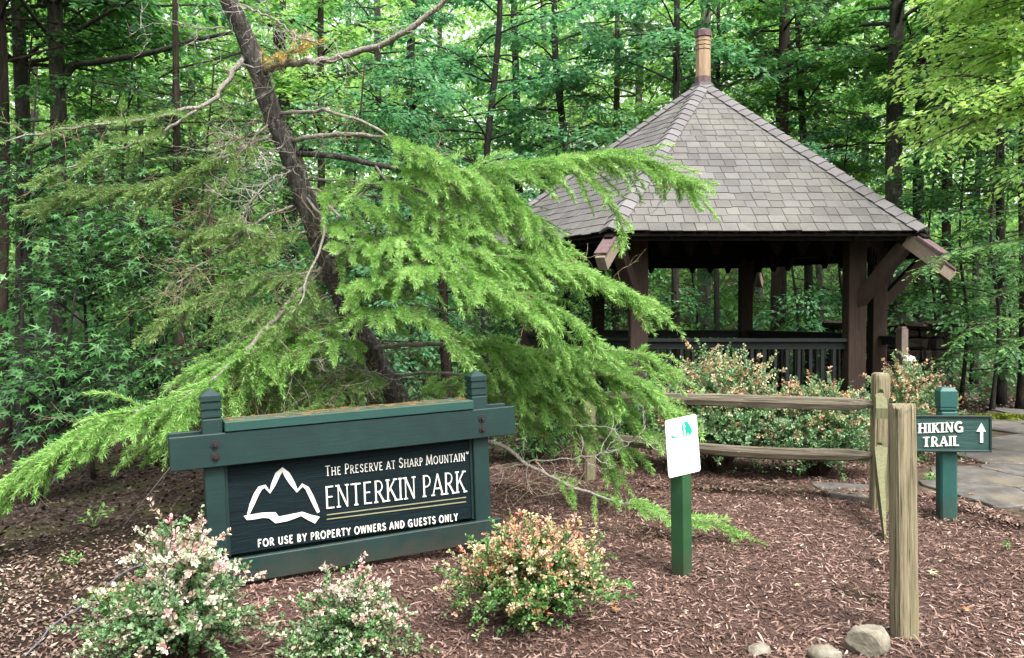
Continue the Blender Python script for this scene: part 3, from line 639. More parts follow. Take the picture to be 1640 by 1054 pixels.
def split_rail(a, b, w, h, seed):
    r = np.random.default_rng(seed); a, b = np.array(a), np.array(b); n = 8; m = 14; t = nz(b - a); u = nz(np.cross(t, (0, 0, 1))); v = np.cross(u, t); V = []
    th = np.linspace(0, 2 * np.pi, n, endpoint=False); prof = 1 + r.normal(0, .10, n)
    for i, s in enumerate(np.linspace(0, 1, m)):
        k = .55 + .45 * min(1, min(s, 1 - s) / .07); c = a + (b - a) * s + v * (.012 * math.sin(s * 5 + seed) - .02 * math.sin(math.pi * s)) + u * r.normal(0, .003)
        rr = prof * k * (1 + r.normal(0, .03, n))
        V += [c + u * (w / 2 * np.sign(np.cos(q)) * abs(np.cos(q)) ** .6 * rr[j]) + v * (h / 2 * np.sign(np.sin(q)) * abs(np.sin(q)) ** .6 * rr[j]) for j, q in enumerate(th)]
    fc = [(i * n + j, i * n + (j + 1) % n, (i + 1) * n + (j + 1) % n, (i + 1) * n + j) for i in range(m - 1) for j in range(n)] + [tuple(range(n - 1, -1, -1)), tuple((m - 1) * n + j for j in range(n))]
    return MB().add(V, fc)
def build_fence():
    A = G(1448, 1022); B = G(1407, 815); C = G(944, 768)          # front broken post, middle post, far post
    o = link('fence_post', rough_post('fence_post', .110, .10, 1.14, 'flat', 1, flare=.05), MAT['fence'], None, tuple(A), (0, R(-1.3), R(8)))
    tag(o, 'nearest weathered split timber fence post standing alone at the bottom right', 'fence post', 'posts of the split rail fence')
    angAB = math.atan2(*(A - B)[[0, 1]]) ; angBC = math.atan2(*(C - B)[[0, 1]])
    o = link('fence_post', rough_post('fence_post', .135, .11, 1.11, 'round', 2, ((.93, .055, .11, -angAB), (.50, .055, .11, -angAB), (.85, .06, .12, -angBC), (.415, .06, .12, -angBC))), MAT['fence'], None, tuple(B), (0, R(.3), 0))
    tag(o, 'middle fence post with rail slots and two rails running left from it', 'fence post', 'posts of the split rail fence')
    o = link('fence_post', rough_post('fence_post', .12, .10, 1.05, 'round', 3, ()), MAT['fence'], None, tuple(C), (0, R(-.6), .3))
    tag(o, 'far fence post half hidden under the drooping conifer boughs', 'fence post', 'posts of the split rail fence')
    for (za, zb, w, h, sd, lab) in ((.862, .80, .09, .115, 5, 'upper split timber rail in front of the barberry hedge'), (.43, .395, .085, .105, 9, 'lower split timber rail in front of the barberry hedge')):
        a = B + np.array((-.045, .01, za)); b = C + np.array((.03, -.0, zb)); root = a
        d = b - a; me = split_rail(np.zeros(3), d, w, h, sd).mesh('fence_rail')
        # grain runs along the rail: orient the object so that its local z is the rail's length
        q = Vector(d).to_track_quat('Z', 'Y'); me.transform(q.to_matrix().to_4x4().inverted())
        o = link('fence_rail', me, MAT['fence_h'], None, tuple(a)); o.rotation_mode = 'QUATERNION'; o.rotation_quaternion = q; tag(o, lab, 'fence rail', 'rails of the split rail fence')
    # broken rail ends hanging out of the middle post towards the near post
    u = nz((A - B) * np.array((1, 1, 0)))
    def splinter(prof, lab, th, seed):
        r = np.random.default_rng(seed); side = nz(np.cross(u, (0, 0, 1))); V = []; n = len(prof)
        for s in (-1, 1):
            for (l, zt, zb_) in prof:
                c = B + u * l + side * s * th / 2 * (1.2 if .2 < l < .4 else .75 if l < .2 else max(.12, 1.25 - l)) * (1 + r.normal(0, .18)); V += [c + (0, 0, zt), c + (0, 0, zb_)]
        m = 2 * n; fc = []
        for i in range(n - 1):
            fc += [(2 * i, 2 * i + 1, 2 * i + 3, 2 * i + 2), (m + 2 * i, m + 2 * i + 2, m + 2 * i + 3, m + 2 * i + 1), (2 * i, 2 * i + 2, m + 2 * i + 2, m + 2 * i), (2 * i + 1, m + 2 * i + 1, m + 2 * i + 3, 2 * i + 3)]
        fc += [(0, m, m + 1, 1), (m - 2, m - 1, 2 * m - 1, 2 * m - 2)]
        o = link('broken_rail', MB().add(np.array(V) - B, fc).mesh('broken_rail'), MAT['splinter'], None, tuple(B)); tag(o, lab, 'broken rail')
    splinter([(-.02, .53, .46), (.10, .53, .46), (.22, .54, .42), (.34, .50, .30), (.55, .36, .16), (.80, .20, .05), (1.05, .06, -.01)], 'pale splintered lower rail hanging from the middle fence post to the ground', .065, 4)
    splinter([(-.02, .95, .90), (.10, .95, .89), (.2, .95, .84), (.28, .93, .80), (.36, .86, .78)], 'short broken stub of upper rail in the middle fence post slot', .06, 6)
build_fence()

# ------------------------------------------------------------------ pavilion
def build_gazebo():
    Dc = 12.0; ctr = np.array(((1124 - 820) / F * Dc, Dc, 0.0)); Rp, Re, Ze, Za, Zd = .218 * Dc, .290 * Dc, 2.50, 4.96, .22
    root = thing('pavilion', 'six sided timber pavilion with shingled roof and black railing', 'pavilion', tuple(ctr))
    hexa = lambda rad, k: np.array((rad * math.sin(R(30 + 60 * k)), -rad * math.cos(R(30 + 60 * k))))   # k=0 front right, counter-clockwise from above
    # deck
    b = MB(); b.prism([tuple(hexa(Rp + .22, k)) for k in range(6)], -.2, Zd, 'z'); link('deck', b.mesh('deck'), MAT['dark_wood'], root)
    names = []
    for k in range(6):
        p = hexa(Rp, k); q = hexa(Rp, (k + 1) % 6); out = p / Rp; ang = math.atan2(p[1], p[0])
        hw = .105
        pb = MB(); pb.box(-hw, hw, -hw, hw, Zd, Ze + .05); me = pb.mesh('post', .008)
        po = link('post', me, MAT['post'], root, (p[0], p[1], 0))
        # knee braces: one along each side and one outwards under the hip
        def brace(d, l=.62):
            m = MB(); m.beam((p[0] + d[0] * .06, p[1] + d[1] * .06, Ze - .78), (p[0] + d[0] * l, p[1] + d[1] * l, Ze + .02 - (.16 if np.dot(d, out) > .9 else 0)), .13, .15); link('brace', m.mesh('brace', .006), MAT['post'], root)
        brace(out, .66)
        # ring beam
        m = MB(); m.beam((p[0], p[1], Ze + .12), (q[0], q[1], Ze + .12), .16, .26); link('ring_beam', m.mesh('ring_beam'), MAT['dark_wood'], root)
        # pointed drops hanging under the ring beam
        mid = (p + q) / 2; dr = (q - p) / np.linalg.norm(q - p)
        for t in (.12, .24, .36, .64, .76, .88):
            c = p + (q - p) * t; m = MB()
            m.prism([(-.11, .02), (-.02, -.20), (.02, -.20), (.11, .02)], -.025, .025)
            link('pendant', m.mesh('pendant'), MAT['dark_wood'], root, (c[0], c[1], Ze - .01), (0, 0, math.atan2(dr[1], dr[0])))
    # rafters and boarded soffit
    inner = MB()
    e = [hexa(Re - .02, k) for k in range(6)]
    for k in range(6):
        a, c = e[k], e[(k + 1) % 6]
        zi = lambda s: (Ze - .02) + (Za - Ze) * s
        V = [(*a, zi(0)), (*c, zi(0)), (*(c * .04), zi(.96)), (*(a * .04), zi(.96)), (*a, zi(0) - .03), (*c, zi(0) - .03), (*(c * .04), zi(.96) - .03), (*(a * .04), zi(.96) - .03)]
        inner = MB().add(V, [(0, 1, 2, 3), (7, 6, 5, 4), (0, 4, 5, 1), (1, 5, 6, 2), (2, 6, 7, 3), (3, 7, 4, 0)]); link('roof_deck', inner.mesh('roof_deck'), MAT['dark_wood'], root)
        for t in (.06, .2, .35, .5, .65, .8, .94):
            s0 = a + (c - a) * t; m = MB(); w_ = 1 - 2 * abs(t - .5)
            d = (a + c) / 2; d = d / np.linalg.norm(d); L0 = np.dot(s0, d); s1 = s0 * 1.0 - d * min(.9, .2 + 1.2 * w_); sl = (Za - Ze) / (Re * .866)
            m.beam((*(s0 - d * .05), Ze - .10 + .05 * sl), (*s1, Ze - .10 + sl * np.linalg.norm(s0 - s1)), .05, .07); link('rafter', m.mesh('rafter'), MAT['dark_wood'], root)
        # eave board
        m = MB(); d = (a + c) / 2; d = d / np.linalg.norm(d); ti = (c - a) / np.linalg.norm(c - a); i0, i1 = a - d * .10, c - d * .10
        m.beam((*i0, Ze - .062), (*i1, Ze - .062), .03, .06); link('eave_board', m.mesh('eave_board'), MAT['dark_wood'], root)
        # hip rafter with its bare tail beyond the eave
        sl = (Za - Ze) / Re; u = a / np.linalg.norm(a)
        m = MB(); m.beam((*(u * .4), Za - .4 * sl - .16), (*(u * (Re + .02)), Ze - .12), .10, .14); link('hip_rafter', m.mesh('hip_rafter'), MAT['dark_wood'], root)
        m = MB(); m.beam((*(u * (Re - .16)), Ze - .075 + .0), (*(u * (Re + .24)), Ze - .09 - .40 * sl), .115, .17); t_ = link('rafter_tail', m.mesh('rafter_tail', .005), MAT['tail'], root)
        m = MB(); m.beam((*(u * (Re - .02)), Ze + .035 - .14 * sl), (*(u * (Re + .27)), Ze + .035 - .43 * sl), .15, .035); link('tail_cap', m.mesh('tail_cap', .004), MAT['finial_dark'], t_)
    # shingles
    roof = link('roof', MB().prism([tuple(hexa(.16, k)) for k in range(6)], Za - .12, Za + .02, 'z').mesh('roof'), MAT['hip'], root)
    r = np.random.default_rng(21); rows = 24; A = Re * .866; rise = Za - Ze; SL = math.hypot(A, rise); ex = SL / rows
    protos = []
    for v in range(6):
        th, wob = .008 + .004 * r.random(), r.normal(0, .004, 4)
        V = [(-.5, 0, 0), (.5, 0, 0), (.5, 1, 0), (-.5, 1, 0), (-.5, 0 + wob[0], th), (.5, 0 + wob[1], th), (.5, 1, .002), (-.5, 1, .002)]
        protos.append(np.array(V))
    FQ = [(3, 2, 1, 0), (4, 5, 6, 7), (0, 1, 5, 4), (1, 2, 6, 5), (2, 3, 7, 6), (3, 0, 4, 7)]
    items = []
    for k in range(6):
        a, c = hexa(Re + .03, k), hexa(Re + .03, (k + 1) % 6); mid = (a + c) / 2; nd = mid / np.linalg.norm(mid); td = (c - a) / np.linalg.norm(c - a)
        X = np.array((*td, 0)); Yv = np.array((*(-nd * A / SL), rise / SL)); Z = np.cross(X, Yv)
        if Z[2] < 0: Z = -Z
        for i in range(rows):
            s = i * ex; half = (Re + .03) / 2 * (1 - s / SL) - .02; x = -half + (-.1 if i % 2 else 0) - r.uniform(0, .08)
            while x < half:
                w_ = r.uniform(.12, .205); x0, x1 = max(x, -half), min(x + w_, half); x += w_
                if x1 - x0 < .05: continue
                h0 = (Re + .03) / 2 * (1 - (s + ex * 1.3) / SL)
                P0 = np.array((*(nd * (A + .026)), Ze - .012)) + Yv * (s + r.normal(0, .006)) + X * (x0 + x1) / 2 + Z * (.014 + r.uniform(0, .003))
                items.append((k, i, P0, X, Yv, Z, x1 - x0 - .006, ex * 1.28, half, (x0 + x1) / 2))
    # those that show largest become pieces of their own, the rest one part
    def shows(it):
        wp = it[2] + ctr; n_ = it[5]; vdir = np.array((0, 0, CAM_H)) - wp; dist = np.linalg.norm(vdir); return it[6] * max(0, np.dot(n_, vdir / dist)) / dist ** 2
    order = sorted(range(len(items)), key=lambda i: -shows(items[i])); big = set(order[:300])
    pm = []
    for v in range(6):
        pm.append(mesh_np('shingle', protos[v], np.array(FQ)))
    restV = []
    for i, it in enumerate(items):
        k, row, P0, X, Yv, Z, w_, l_, half, xm = it; v = i % 6
        Mx = np.stack((X * w_, Yv * l_, Z), 1)
        # lower edge at local y=0; upper end tucks under the next course
        th = -.010 / l_
        if i in big:
            o = link('shingle', pm[v], MAT['shingle'], roof)
            M4 = Matrix.Identity(4)
            for rr in range(3):
                for cc in range(3): M4[rr][cc] = Mx[rr, cc]
                M4[rr][3] = P0[rr]
            o.matrix_local = M4
        else: restV.append((Mx @ protos[v].T).T + P0)
    V = np.concatenate(restV); n = len(restV); off = (np.arange(n) * 8)[:, None, None]
    link('shingle_courses', mesh_np('shingle_courses', V, (np.array(FQ)[None] + off).reshape(-1, 4)), MAT['shingle'], roof, kind='stuff')
    # hip caps: short overlapping curved pieces
    for k in range(6):
        a = hexa(Re + .04, k); u = np.array((*(a / np.linalg.norm(a)), 0)); sl = np.array((*(-u[:2] * Re), rise)); Ls = np.linalg.norm(sl); sl = sl / Ls
        side = np.cross(sl, (0, 0, 1)); side = nz(side); up = np.cross(side, sl); up = up if up[2] > 0 else -up
        nn = 26; me = None
        W, dz = .125, .058
        cs = [(-W, -dz), (-W * .5, -.018), (0, .008), (W * .5, -.018), (W, -dz)]
        V = []
        for yy, lift in ((0, .022), (1, .006)):
            for cx_, cz in cs: V.append((cx_, yy * Ls / nn * 1.25, cz + lift))
        for yy in (0, 1):
            for cx_, cz in cs: V.append((cx_, yy * Ls / nn * 1.25, cz - .006))
        fc = [(i, i + 1, 6 + i, 5 + i) for i in range(4)] + [(10 + i, 11 + i, 1 + i, i) for i in range(4)]
        hm = mesh_np('hip_cap', np.array(V), np.array(fc))
        for i in range(nn):
            o = link('hip_cap', hm, MAT['hip'], roof); p0 = np.array((a[0], a[1], Ze + .012)) + sl * (i * Ls / nn) + up * .018
            M4 = Matrix.Identity(4)
            for rr in range(3): M4[rr][0], M4[rr][1], M4[rr][2], M4[rr][3] = side[rr], sl[rr], up[rr], p0[rr]
            o.matrix_local = M4
    # finial
    b = MB(); z = Za - .05
    b.tube([(0, 0, z), (0, 0, z + .17)], [.125, .118], 8); fb = link('finial', b.mesh('finial_foot'), MAT['finial_dark'], root)
    b = MB(); b.tube([(0, 0, z + .17), (0, 0, z + .56)], [.112, .112], 8); link('finial_shaft', b.mesh('finial_shaft', .004), MAT['finial'], fb)
    b = MB(); zz = z + .56
    for i in range(3):
        b.tube([(0, 0, zz), (0, 0, zz + .014)], [.098, .098], 8); b.tube([(0, 0, zz + .014), (0, 0, zz + .062)], [.115, .115], 8); zz += .062
    link('finial_band', b.mesh('finial_band'), MAT['finial'], fb)
    b = MB(); b.tube([(0, 0, zz), (0, 0, zz + .012), (0, 0, zz + .013), (0, 0, zz + .10), (0, 0, zz + .155)], [.10, .10, .128, .128, .015], 8); link('finial_cap', b.mesh('finial_cap'), MAT['finial_dark'], fb)
    # railings: every side but the right hand entrance
    Hr = 1.05
    def railing(p, q, h=Hr, step=.135):
        L = np.linalg.norm(q - p); d = (q - p) / L; p, q = p + d * .10, q - d * .10; L -= .2; a = math.atan2(d[1], d[0])
        top = MB(); top.box(0, L, -.075, .075, Zd + h - .03, Zd + h + .012); rl = link('railing', top.mesh('top_rail', .004), MAT['rail'], root, (p[0], p[1], 0), (0, 0, a))
        m = MB(); m.box(0, L, -.022, .022, Zd + h - .12, Zd + h - .031); link('under_rail', m.mesh('under_rail', .003), MAT['rail'], rl)
        m = MB(); m.box(0, L, -.035, .035, Zd + .08, Zd + .13); link('bottom_rail', m.mesh('bottom_rail', .003), MAT['rail'], rl)
        n = int(L / step); bal = MB().box(-.02, .02, -.02, .02, Zd + .131, Zd + h - .121).mesh('baluster', .003)
        for i in range(1, n): link('baluster', bal, MAT['rail'], rl, (i * L / n, 0, 0))
    for k in (5, 4, 3, 2): railing(hexa(Rp, (k + 1) % 6), hexa(Rp, k))
    railing(hexa(Rp, 1), hexa(Rp, 2))
    # newel and short railing at the entrance on the right
    nw = P(1444, 600, 11.6)[:2] - ctr[:2]
    m = MB(); m.box(-.06, .06, -.06, .06, 0, 1.36); m.box(-.045, .045, -.045, .045, 1.36, 1.39); link('newel_post', m.mesh('newel', .006), MAT['post_grey'], root, (nw[0], nw[1], 0), (0, 0, .3))
    railing(hexa(Rp, 1), nw, 1.02)
    # white floodlight on the newel
    m = MB(); m.add([(-.07, -.02, 0), (.07, -.02, 0), (.09, -.12, -.03), (-.09, -.12, -.03), (-.05, -.02, .06), (.05, -.02, .06), (.07, -.11, .035), (-.07, -.11, .035)], [(0, 1, 2, 3), (4, 7, 6, 5), (0, 4, 5, 1), (1, 5, 6, 2), (2, 6, 7, 3), (3, 7, 4, 0)])
    m.tube([(0, -.02, .02), (0, .05, .03)], .018, 6)
    lamp = link('floodlight', m.mesh('floodlight', .006), MAT['plate']); g = ctr + np.array((nw[0], nw[1], .93)); lamp.location = (g[0], g[1] - .105, g[2]); lamp.rotation_euler = (0, 0, .3)
    tag(lamp, 'small white floodlight fixed to the newel post beside the stone wall', 'floodlight')
build_gazebo()

# ------------------------------------------------------------------ stone wall behind the pavilion
def build_stone_wall():
    a, b_ = P(1322, 600, 14.6), P(1490, 600, 13.2); a[2] = b_[2] = 0
    L = np.linalg.norm(b_ - a); ang = math.atan2((b_ - a)[1], (b_ - a)[0]); H = 1.36
    root = thing('stone_wall', 'rough fieldstone wall with flat slab cap right of the pavilion', 'wall', tuple(a), (0, 0, ang))
    r = np.random.default_rng(31); D = .5
    m = MB(); m.box(.05, L - .05, .05, D, -.1, H - .05); link('mortar_core', m.mesh('core'), MAT['dark_wood'], root)
    z = -.05
    def stone(c, sx, sy, sz, name='stone'):
        bm = bmesh.new(); bmesh.ops.create_cube(bm, size=1); bmesh.ops.bevel(bm, geom=list(bm.edges), offset=.16, segments=1, affect='EDGES')
        for v in bm.verts: v.co += Vector(r.normal(0, .05, 3)); v.co = Vector((v.co.x * sx, v.co.y * sy, v.co.z * sz))
        me = bpy.data.meshes.new('stone'); bm.to_mesh(me); bm.free(); link(name, me, MAT['stone'], root, c)
    while z < H - .05:
        h = r.uniform(.09, .22); x = -r.uniform(0, .1)
        while x < L:
            w_ = r.uniform(.11, .42); w_ = min(w_, L - x)
            if w_ > .08: stone((x + w_ / 2, .06, z + h / 2), w_ - .02, .2, h - .015)
            x += w_
        y = .15
        while y < D: stone((L - .02, y + .1, z + h / 2), .2, .24, h - .015); y += .23
        z += h
    x = -.08
    while x < L + .05:
        w_ = r.uniform(.4, .6); stone((x + w_ / 2, .26, H + .03), w_ - .01, .72, .065, 'cap_slab'); x += w_
build_stone_wall()

# ------------------------------------------------------------------ foliage generators
KITE = ([(0, 0, 0), (.42, .5, .08), (1, 0, -.06), (.42, -.5, .08)], [np.array([(0, 1, 2, 3)])])
def leaves(p, d, n_up, L, ratio=.6, jit=.35):
    M = frames(d, n_up, jit); PV = np.array(KITE[0]) * np.array((1, ratio, ratio)); return place(PV, KITE[1], M, p, L)
def limb_curve(p0, az, el, length, droop, n=8, wob=.08):
    d = np.array((math.cos(az) * math.cos(el), math.sin(az) * math.cos(el), math.sin(el))); p = p0.copy(); out = [p.copy()]; st = length / (n - 1)
    for i in range(n - 1):
        d = nz(d + np.array((0, 0, -droop / n)) + rng.normal(0, wob, 3)); p = p + d * st; out.append(p.copy())
    return np.array(out)
def broad_tree(name, label, cat, base, pts, r0, r1, bark, leaf, h0, h1, nl, ll, nsub=8, nleaf=36, leafL=.13, sub=.38, el=(5, 35), droop=.5, group=None, azr=None, spread=.17, sides=9, flat=.35, extra=()):
    """trunk through pts, limbs between heights h0 and h1, leaf sprays in flat layers along side shoots"""
    base = np.array(base); c = smooth_curve(pts, 22); rad = np.linspace(r0, r1, 22); rad[:3] *= np.array((1.45, 1.18, 1.05))
    root = thing(name, label, cat, tuple(base), (0, 0, 0), group)
    tm = MB(); tm.tube(c, rad, sides, .03); link('trunk', tm.mesh('trunk', 0, True, base), bark, root)
    lm = MB(); parts = []
    zc = c[:, 2]
    for i in range(nl):
        t = (i + rng.random()) / nl; h = h0 + (h1 - h0) * t; k = np.argmin(abs(zc - h)); p0 = c[k]
        az = rng.uniform(*azr) if azr else i * 2.4 + rng.uniform(-.5, .5)
        length = ll * rng.uniform(.6, 1.15) * (1 - .35 * t)
        lc = limb_curve(p0, az, R(rng.uniform(*el)), length, droop); lm.tube(lc, np.linspace(max(rad[k] * .35, .012), .006, len(lc)), 5, cap=False)
        for j in range(nsub):
            u = .25 + .75 * (j + rng.random()) / nsub; x = u * (len(lc) - 1); ii = min(int(x), len(lc) - 2); q0 = lc[ii] + (lc[ii + 1] - lc[ii]) * (x - ii); tg = nz(lc[ii + 1] - lc[ii])
            sd = 1 if j % 2 else -1; lat = nz(np.cross(tg, (0, 0, 1))) * sd; d = nz(tg * rng.uniform(.3, .9) + lat * rng.uniform(.4, 1) + (0, 0, rng.normal(0, .15)))
            sl = length * sub * rng.uniform(.5, 1.1) * (1.1 - .5 * u); m = int(nleaf * rng.uniform(.6, 1.2))
            s = rng.uniform(.12, 1, m); pos = q0 + d * (s * sl)[:, None] + np.array((0, 0, -1.)) * (.22 * sl * s * s)[:, None]
            l2 = nz(np.cross(d, (0, 0, 1))); off = rng.normal(0, spread, m); pos = pos + l2 * (off * (1 - .4 * s))[:, None] + np.array((0, 0, 1.)) * (rng.normal(0, .035, m) - .25 * abs(off))[:, None]
            dl = d * .9 + l2 * (np.sign(off) * rng.uniform(.2, 1.1, m))[:, None] + rng.normal(0, .25, (m, 3)) + np.array((0, 0, -.35))
            parts.append(leaves(pos, dl, (0, 0, 1), leafL * rng.uniform(.65, 1.15, m), .58, flat))
            if j % 2: lm.tube([q0, q0 + d * sl * .5 + (0, 0, -.05 * sl), q0 + d * sl + (0, 0, -.22 * sl)], [.009, .006, .003], 3, cap=False)
    for pl, rr in extra: lm.tube(pl, rr, 6)
    link('limbs', lm.mesh('limbs', 0, True, base), bark, root, kind='stuff')
    V, Fc = join_np(parts); link('crown', mesh_np('crown', V - base, Fc), leaf, root, kind='stuff'); return root

# needle prototypes: a tuft (cedar) and a flat sprig (hemlock); 'tip' grows towards the needle ends
def tuft_proto(seed, n=10, lo=20, hi=68):
    r = np.random.default_rng(seed); V, Fc, tp = [], [], []
    for i in range(n):
        a = 2 * np.pi * (i + r.random() * .6) / n; th = R(r.uniform(lo, hi)); L = r.uniform(.7, 1.05)
        d = np.array((math.cos(th), math.sin(th) * math.cos(a), math.sin(th) * math.sin(a))); s = nz(np.cross(d, (1, .1, .2))) * .07; b = len(V)
        V += [np.zeros(3), d * L * .5 + s, d * L, d * L * .5 - s]; Fc.append((b, b + 1, b + 2, b + 3)); tp += [.0, .4, 1, .4]
    return np.array(V), [np.array(Fc)], np.array(tp)
def sprig_proto(seed, n=6):
    r = np.random.default_rng(seed); V, Fc, tp = [], [], []
    for i in range(n):
        x = i / n
        for s in (-1, 1):
            L = .36 * (1.05 - .5 * x) * r.uniform(.8, 1.15); d = nz(np.array((.55, s, r.normal(0, .2)))); wv = np.array((.065, 0, 0)); b = len(V); o = np.array((x, 0, 0))
            V += [o - wv, o + wv, o + d * L]; Fc.append((b, b + 1, b + 2)); tp += [max(0, x * 1.4 - .5)] * 3
    return np.array(V), [np.array(Fc)], np.array(tp)
TUFTS = [tuft_proto(i) for i in range(5)]; TIPT = [tuft_proto(9 + i, 8, 8, 40) for i in range(2)]; SPRIGS = [sprig_proto(i) for i in range(4)]
class Needles:                                # gathers tufts, places them all at the end
    def __init__(s): s.p, s.d, s.k, s.s, s.t = [], [], [], [], []
    def add(s, p, d, k, sc, t): s.p.append(p); s.d.append(d); s.k.append(np.full(len(p), k) if np.ndim(k) == 0 else k); s.s.append(np.broadcast_to(sc, (len(p),))); s.t.append(np.broadcast_to(t, (len(p),)))
    def build(s, protos, base, mat, root, name='foliage', upj=.6, up=(0, 0, 1)):
        p, d, k, sc, t = [np.concatenate(a) for a in (s.p, s.d, s.k, s.s, s.t)]; parts, tips = [], []
        for i, (PV, PF, tp) in enumerate(protos):
            m = k == i
            if not m.any(): continue
            parts.append(place(PV, PF, frames(d[m], up, upj), p[m], sc[m])); tips.append((tp[None] * .65 + t[m][:, None] * .6 - .1).clip(0, 1).ravel())
        V, Fc = join_np(parts); return link(name, mesh_np(name, V - base, Fc, {'tip': np.concatenate(tips)}), mat, root, kind='stuff')
def shoots(curve, nd, tw, Lb, step=.05, start=.15, stop=1.0, droop=1.6, tuft=.042, tstep=.017, mode='tuft', up_bias=0., lat=.9, tip=.3, dens=1.0, out_w=.55, twr=.0022):
    """side shoots along a bough, each clothed in needles"""
    seg = np.linalg.norm(np.diff(curve, axis=0), axis=1); cum = np.concatenate(([0], np.cumsum(seg))); Lt = cum[-1]; side = 1
    for s in np.arange(start * Lt, stop * Lt, step):
        s = s + rng.normal(0, step * .4); s = min(max(s, 0), Lt * .999); i = np.searchsorted(cum, s) - 1; i = max(0, min(i, len(curve) - 2)); p = curve[i] + (curve[i + 1] - curve[i]) * ((s - cum[i]) / seg[i]); tg = nz(curve[i + 1] - curve[i])
        if rng.random() > dens: continue
        side = -side; la = nz(np.cross(tg, (0, 0, 1))); u = s / Lt
        d = nz(tg * out_w + la * side * lat * rng.uniform(.3, 1.1) + rng.normal(0, .18, 3) + np.array((0, 0, up_bias)))
        L = Lb * rng.uniform(.45, 1.1) * (1 - .45 * u * u); n = max(4, int(L / .05)); pts = [p]; st = L / n
        for j in range(n):
            d = nz(d + np.array((0, 0, -droop * st)) + rng.normal(0, .06, 3)); pts.append(pts[-1] + d * st)
        tone = rng.normal(0, .3); pts = np.array(pts); tw.tube(pts[::3] if n > 6 else pts[::2], twr, 3, cap=False)
        m = max(3, int(L / tstep)); f = np.linspace(.08, 1, m) * n; ii = np.minimum(f.astype(int), n - 1); pos = pts[ii] + (pts[ii + 1] - pts[ii]) * (f - ii)[:, None]; dd = nz(pts[ii + 1] - pts[ii])
        if mode == 'tuft':
            k = rng.integers(0, 5, m); k[-1] = 5 + rng.integers(0, 2); nd.add(pos, dd + rng.normal(0, .28, (m, 3)), k, tuft * rng.uniform(.75, 1.15, m), np.clip(tip * np.linspace(.3, 1.6, m) + rng.normal(0, .12, m) + tone, -.4, 1.2))
        else:                                   # flat two-ranked sprigs
            l2 = nz(np.cross(dd, (0, 0, 1))); sg = np.where(np.arange(m) % 2, 1, -1)[:, None]
            nd.add(pos, dd * .75 + l2 * sg * .8 + np.array((0, 0, -.15)) + rng.normal(0, .12, (m, 3)), rng.integers(0, 4, m), tuft * (1.15 - .6 * np.linspace(0, 1, m)) * rng.uniform(.8, 1.15, m), np.clip(tip * np.linspace(.2, 1.8, m) + rng.normal(0, .2, m), 0, 1))
def dead_twigs(curve, tw, n, L, seed=0, rad=.0036):
    for _ in range(n):
        i = rng.integers(1, len(curve) - 1); p = curve[i].copy(); d = nz(rng.normal(0, 1, 3) * np.array((1, .7, .8)) + np.array((0, 0, -.25))); l = L * rng.uniform(.35, 1.1); m = 7; pts = [p.copy()]
        for j in range(m): d = nz(d + rng.normal(0, .28, 3)); p = p + d * l / m; pts.append(p.copy())
        pts = np.array(pts); tw.tube(pts, np.linspace(rad, rad * .4, m + 1), 3, cap=False)
        for _ in range(3):
            k = rng.integers(1, m); q = pts[k].copy(); e = nz(d + rng.normal(0, .9, 3)); qq = [q.copy()]
            for j in range(4): e = nz(e + rng.normal(0, .25, 3)); q = q + e * l * .11; qq.append(q.copy())
            tw.tube(np.array(qq), np.linspace(rad * .6, rad * .3, 5), 3, cap=False)

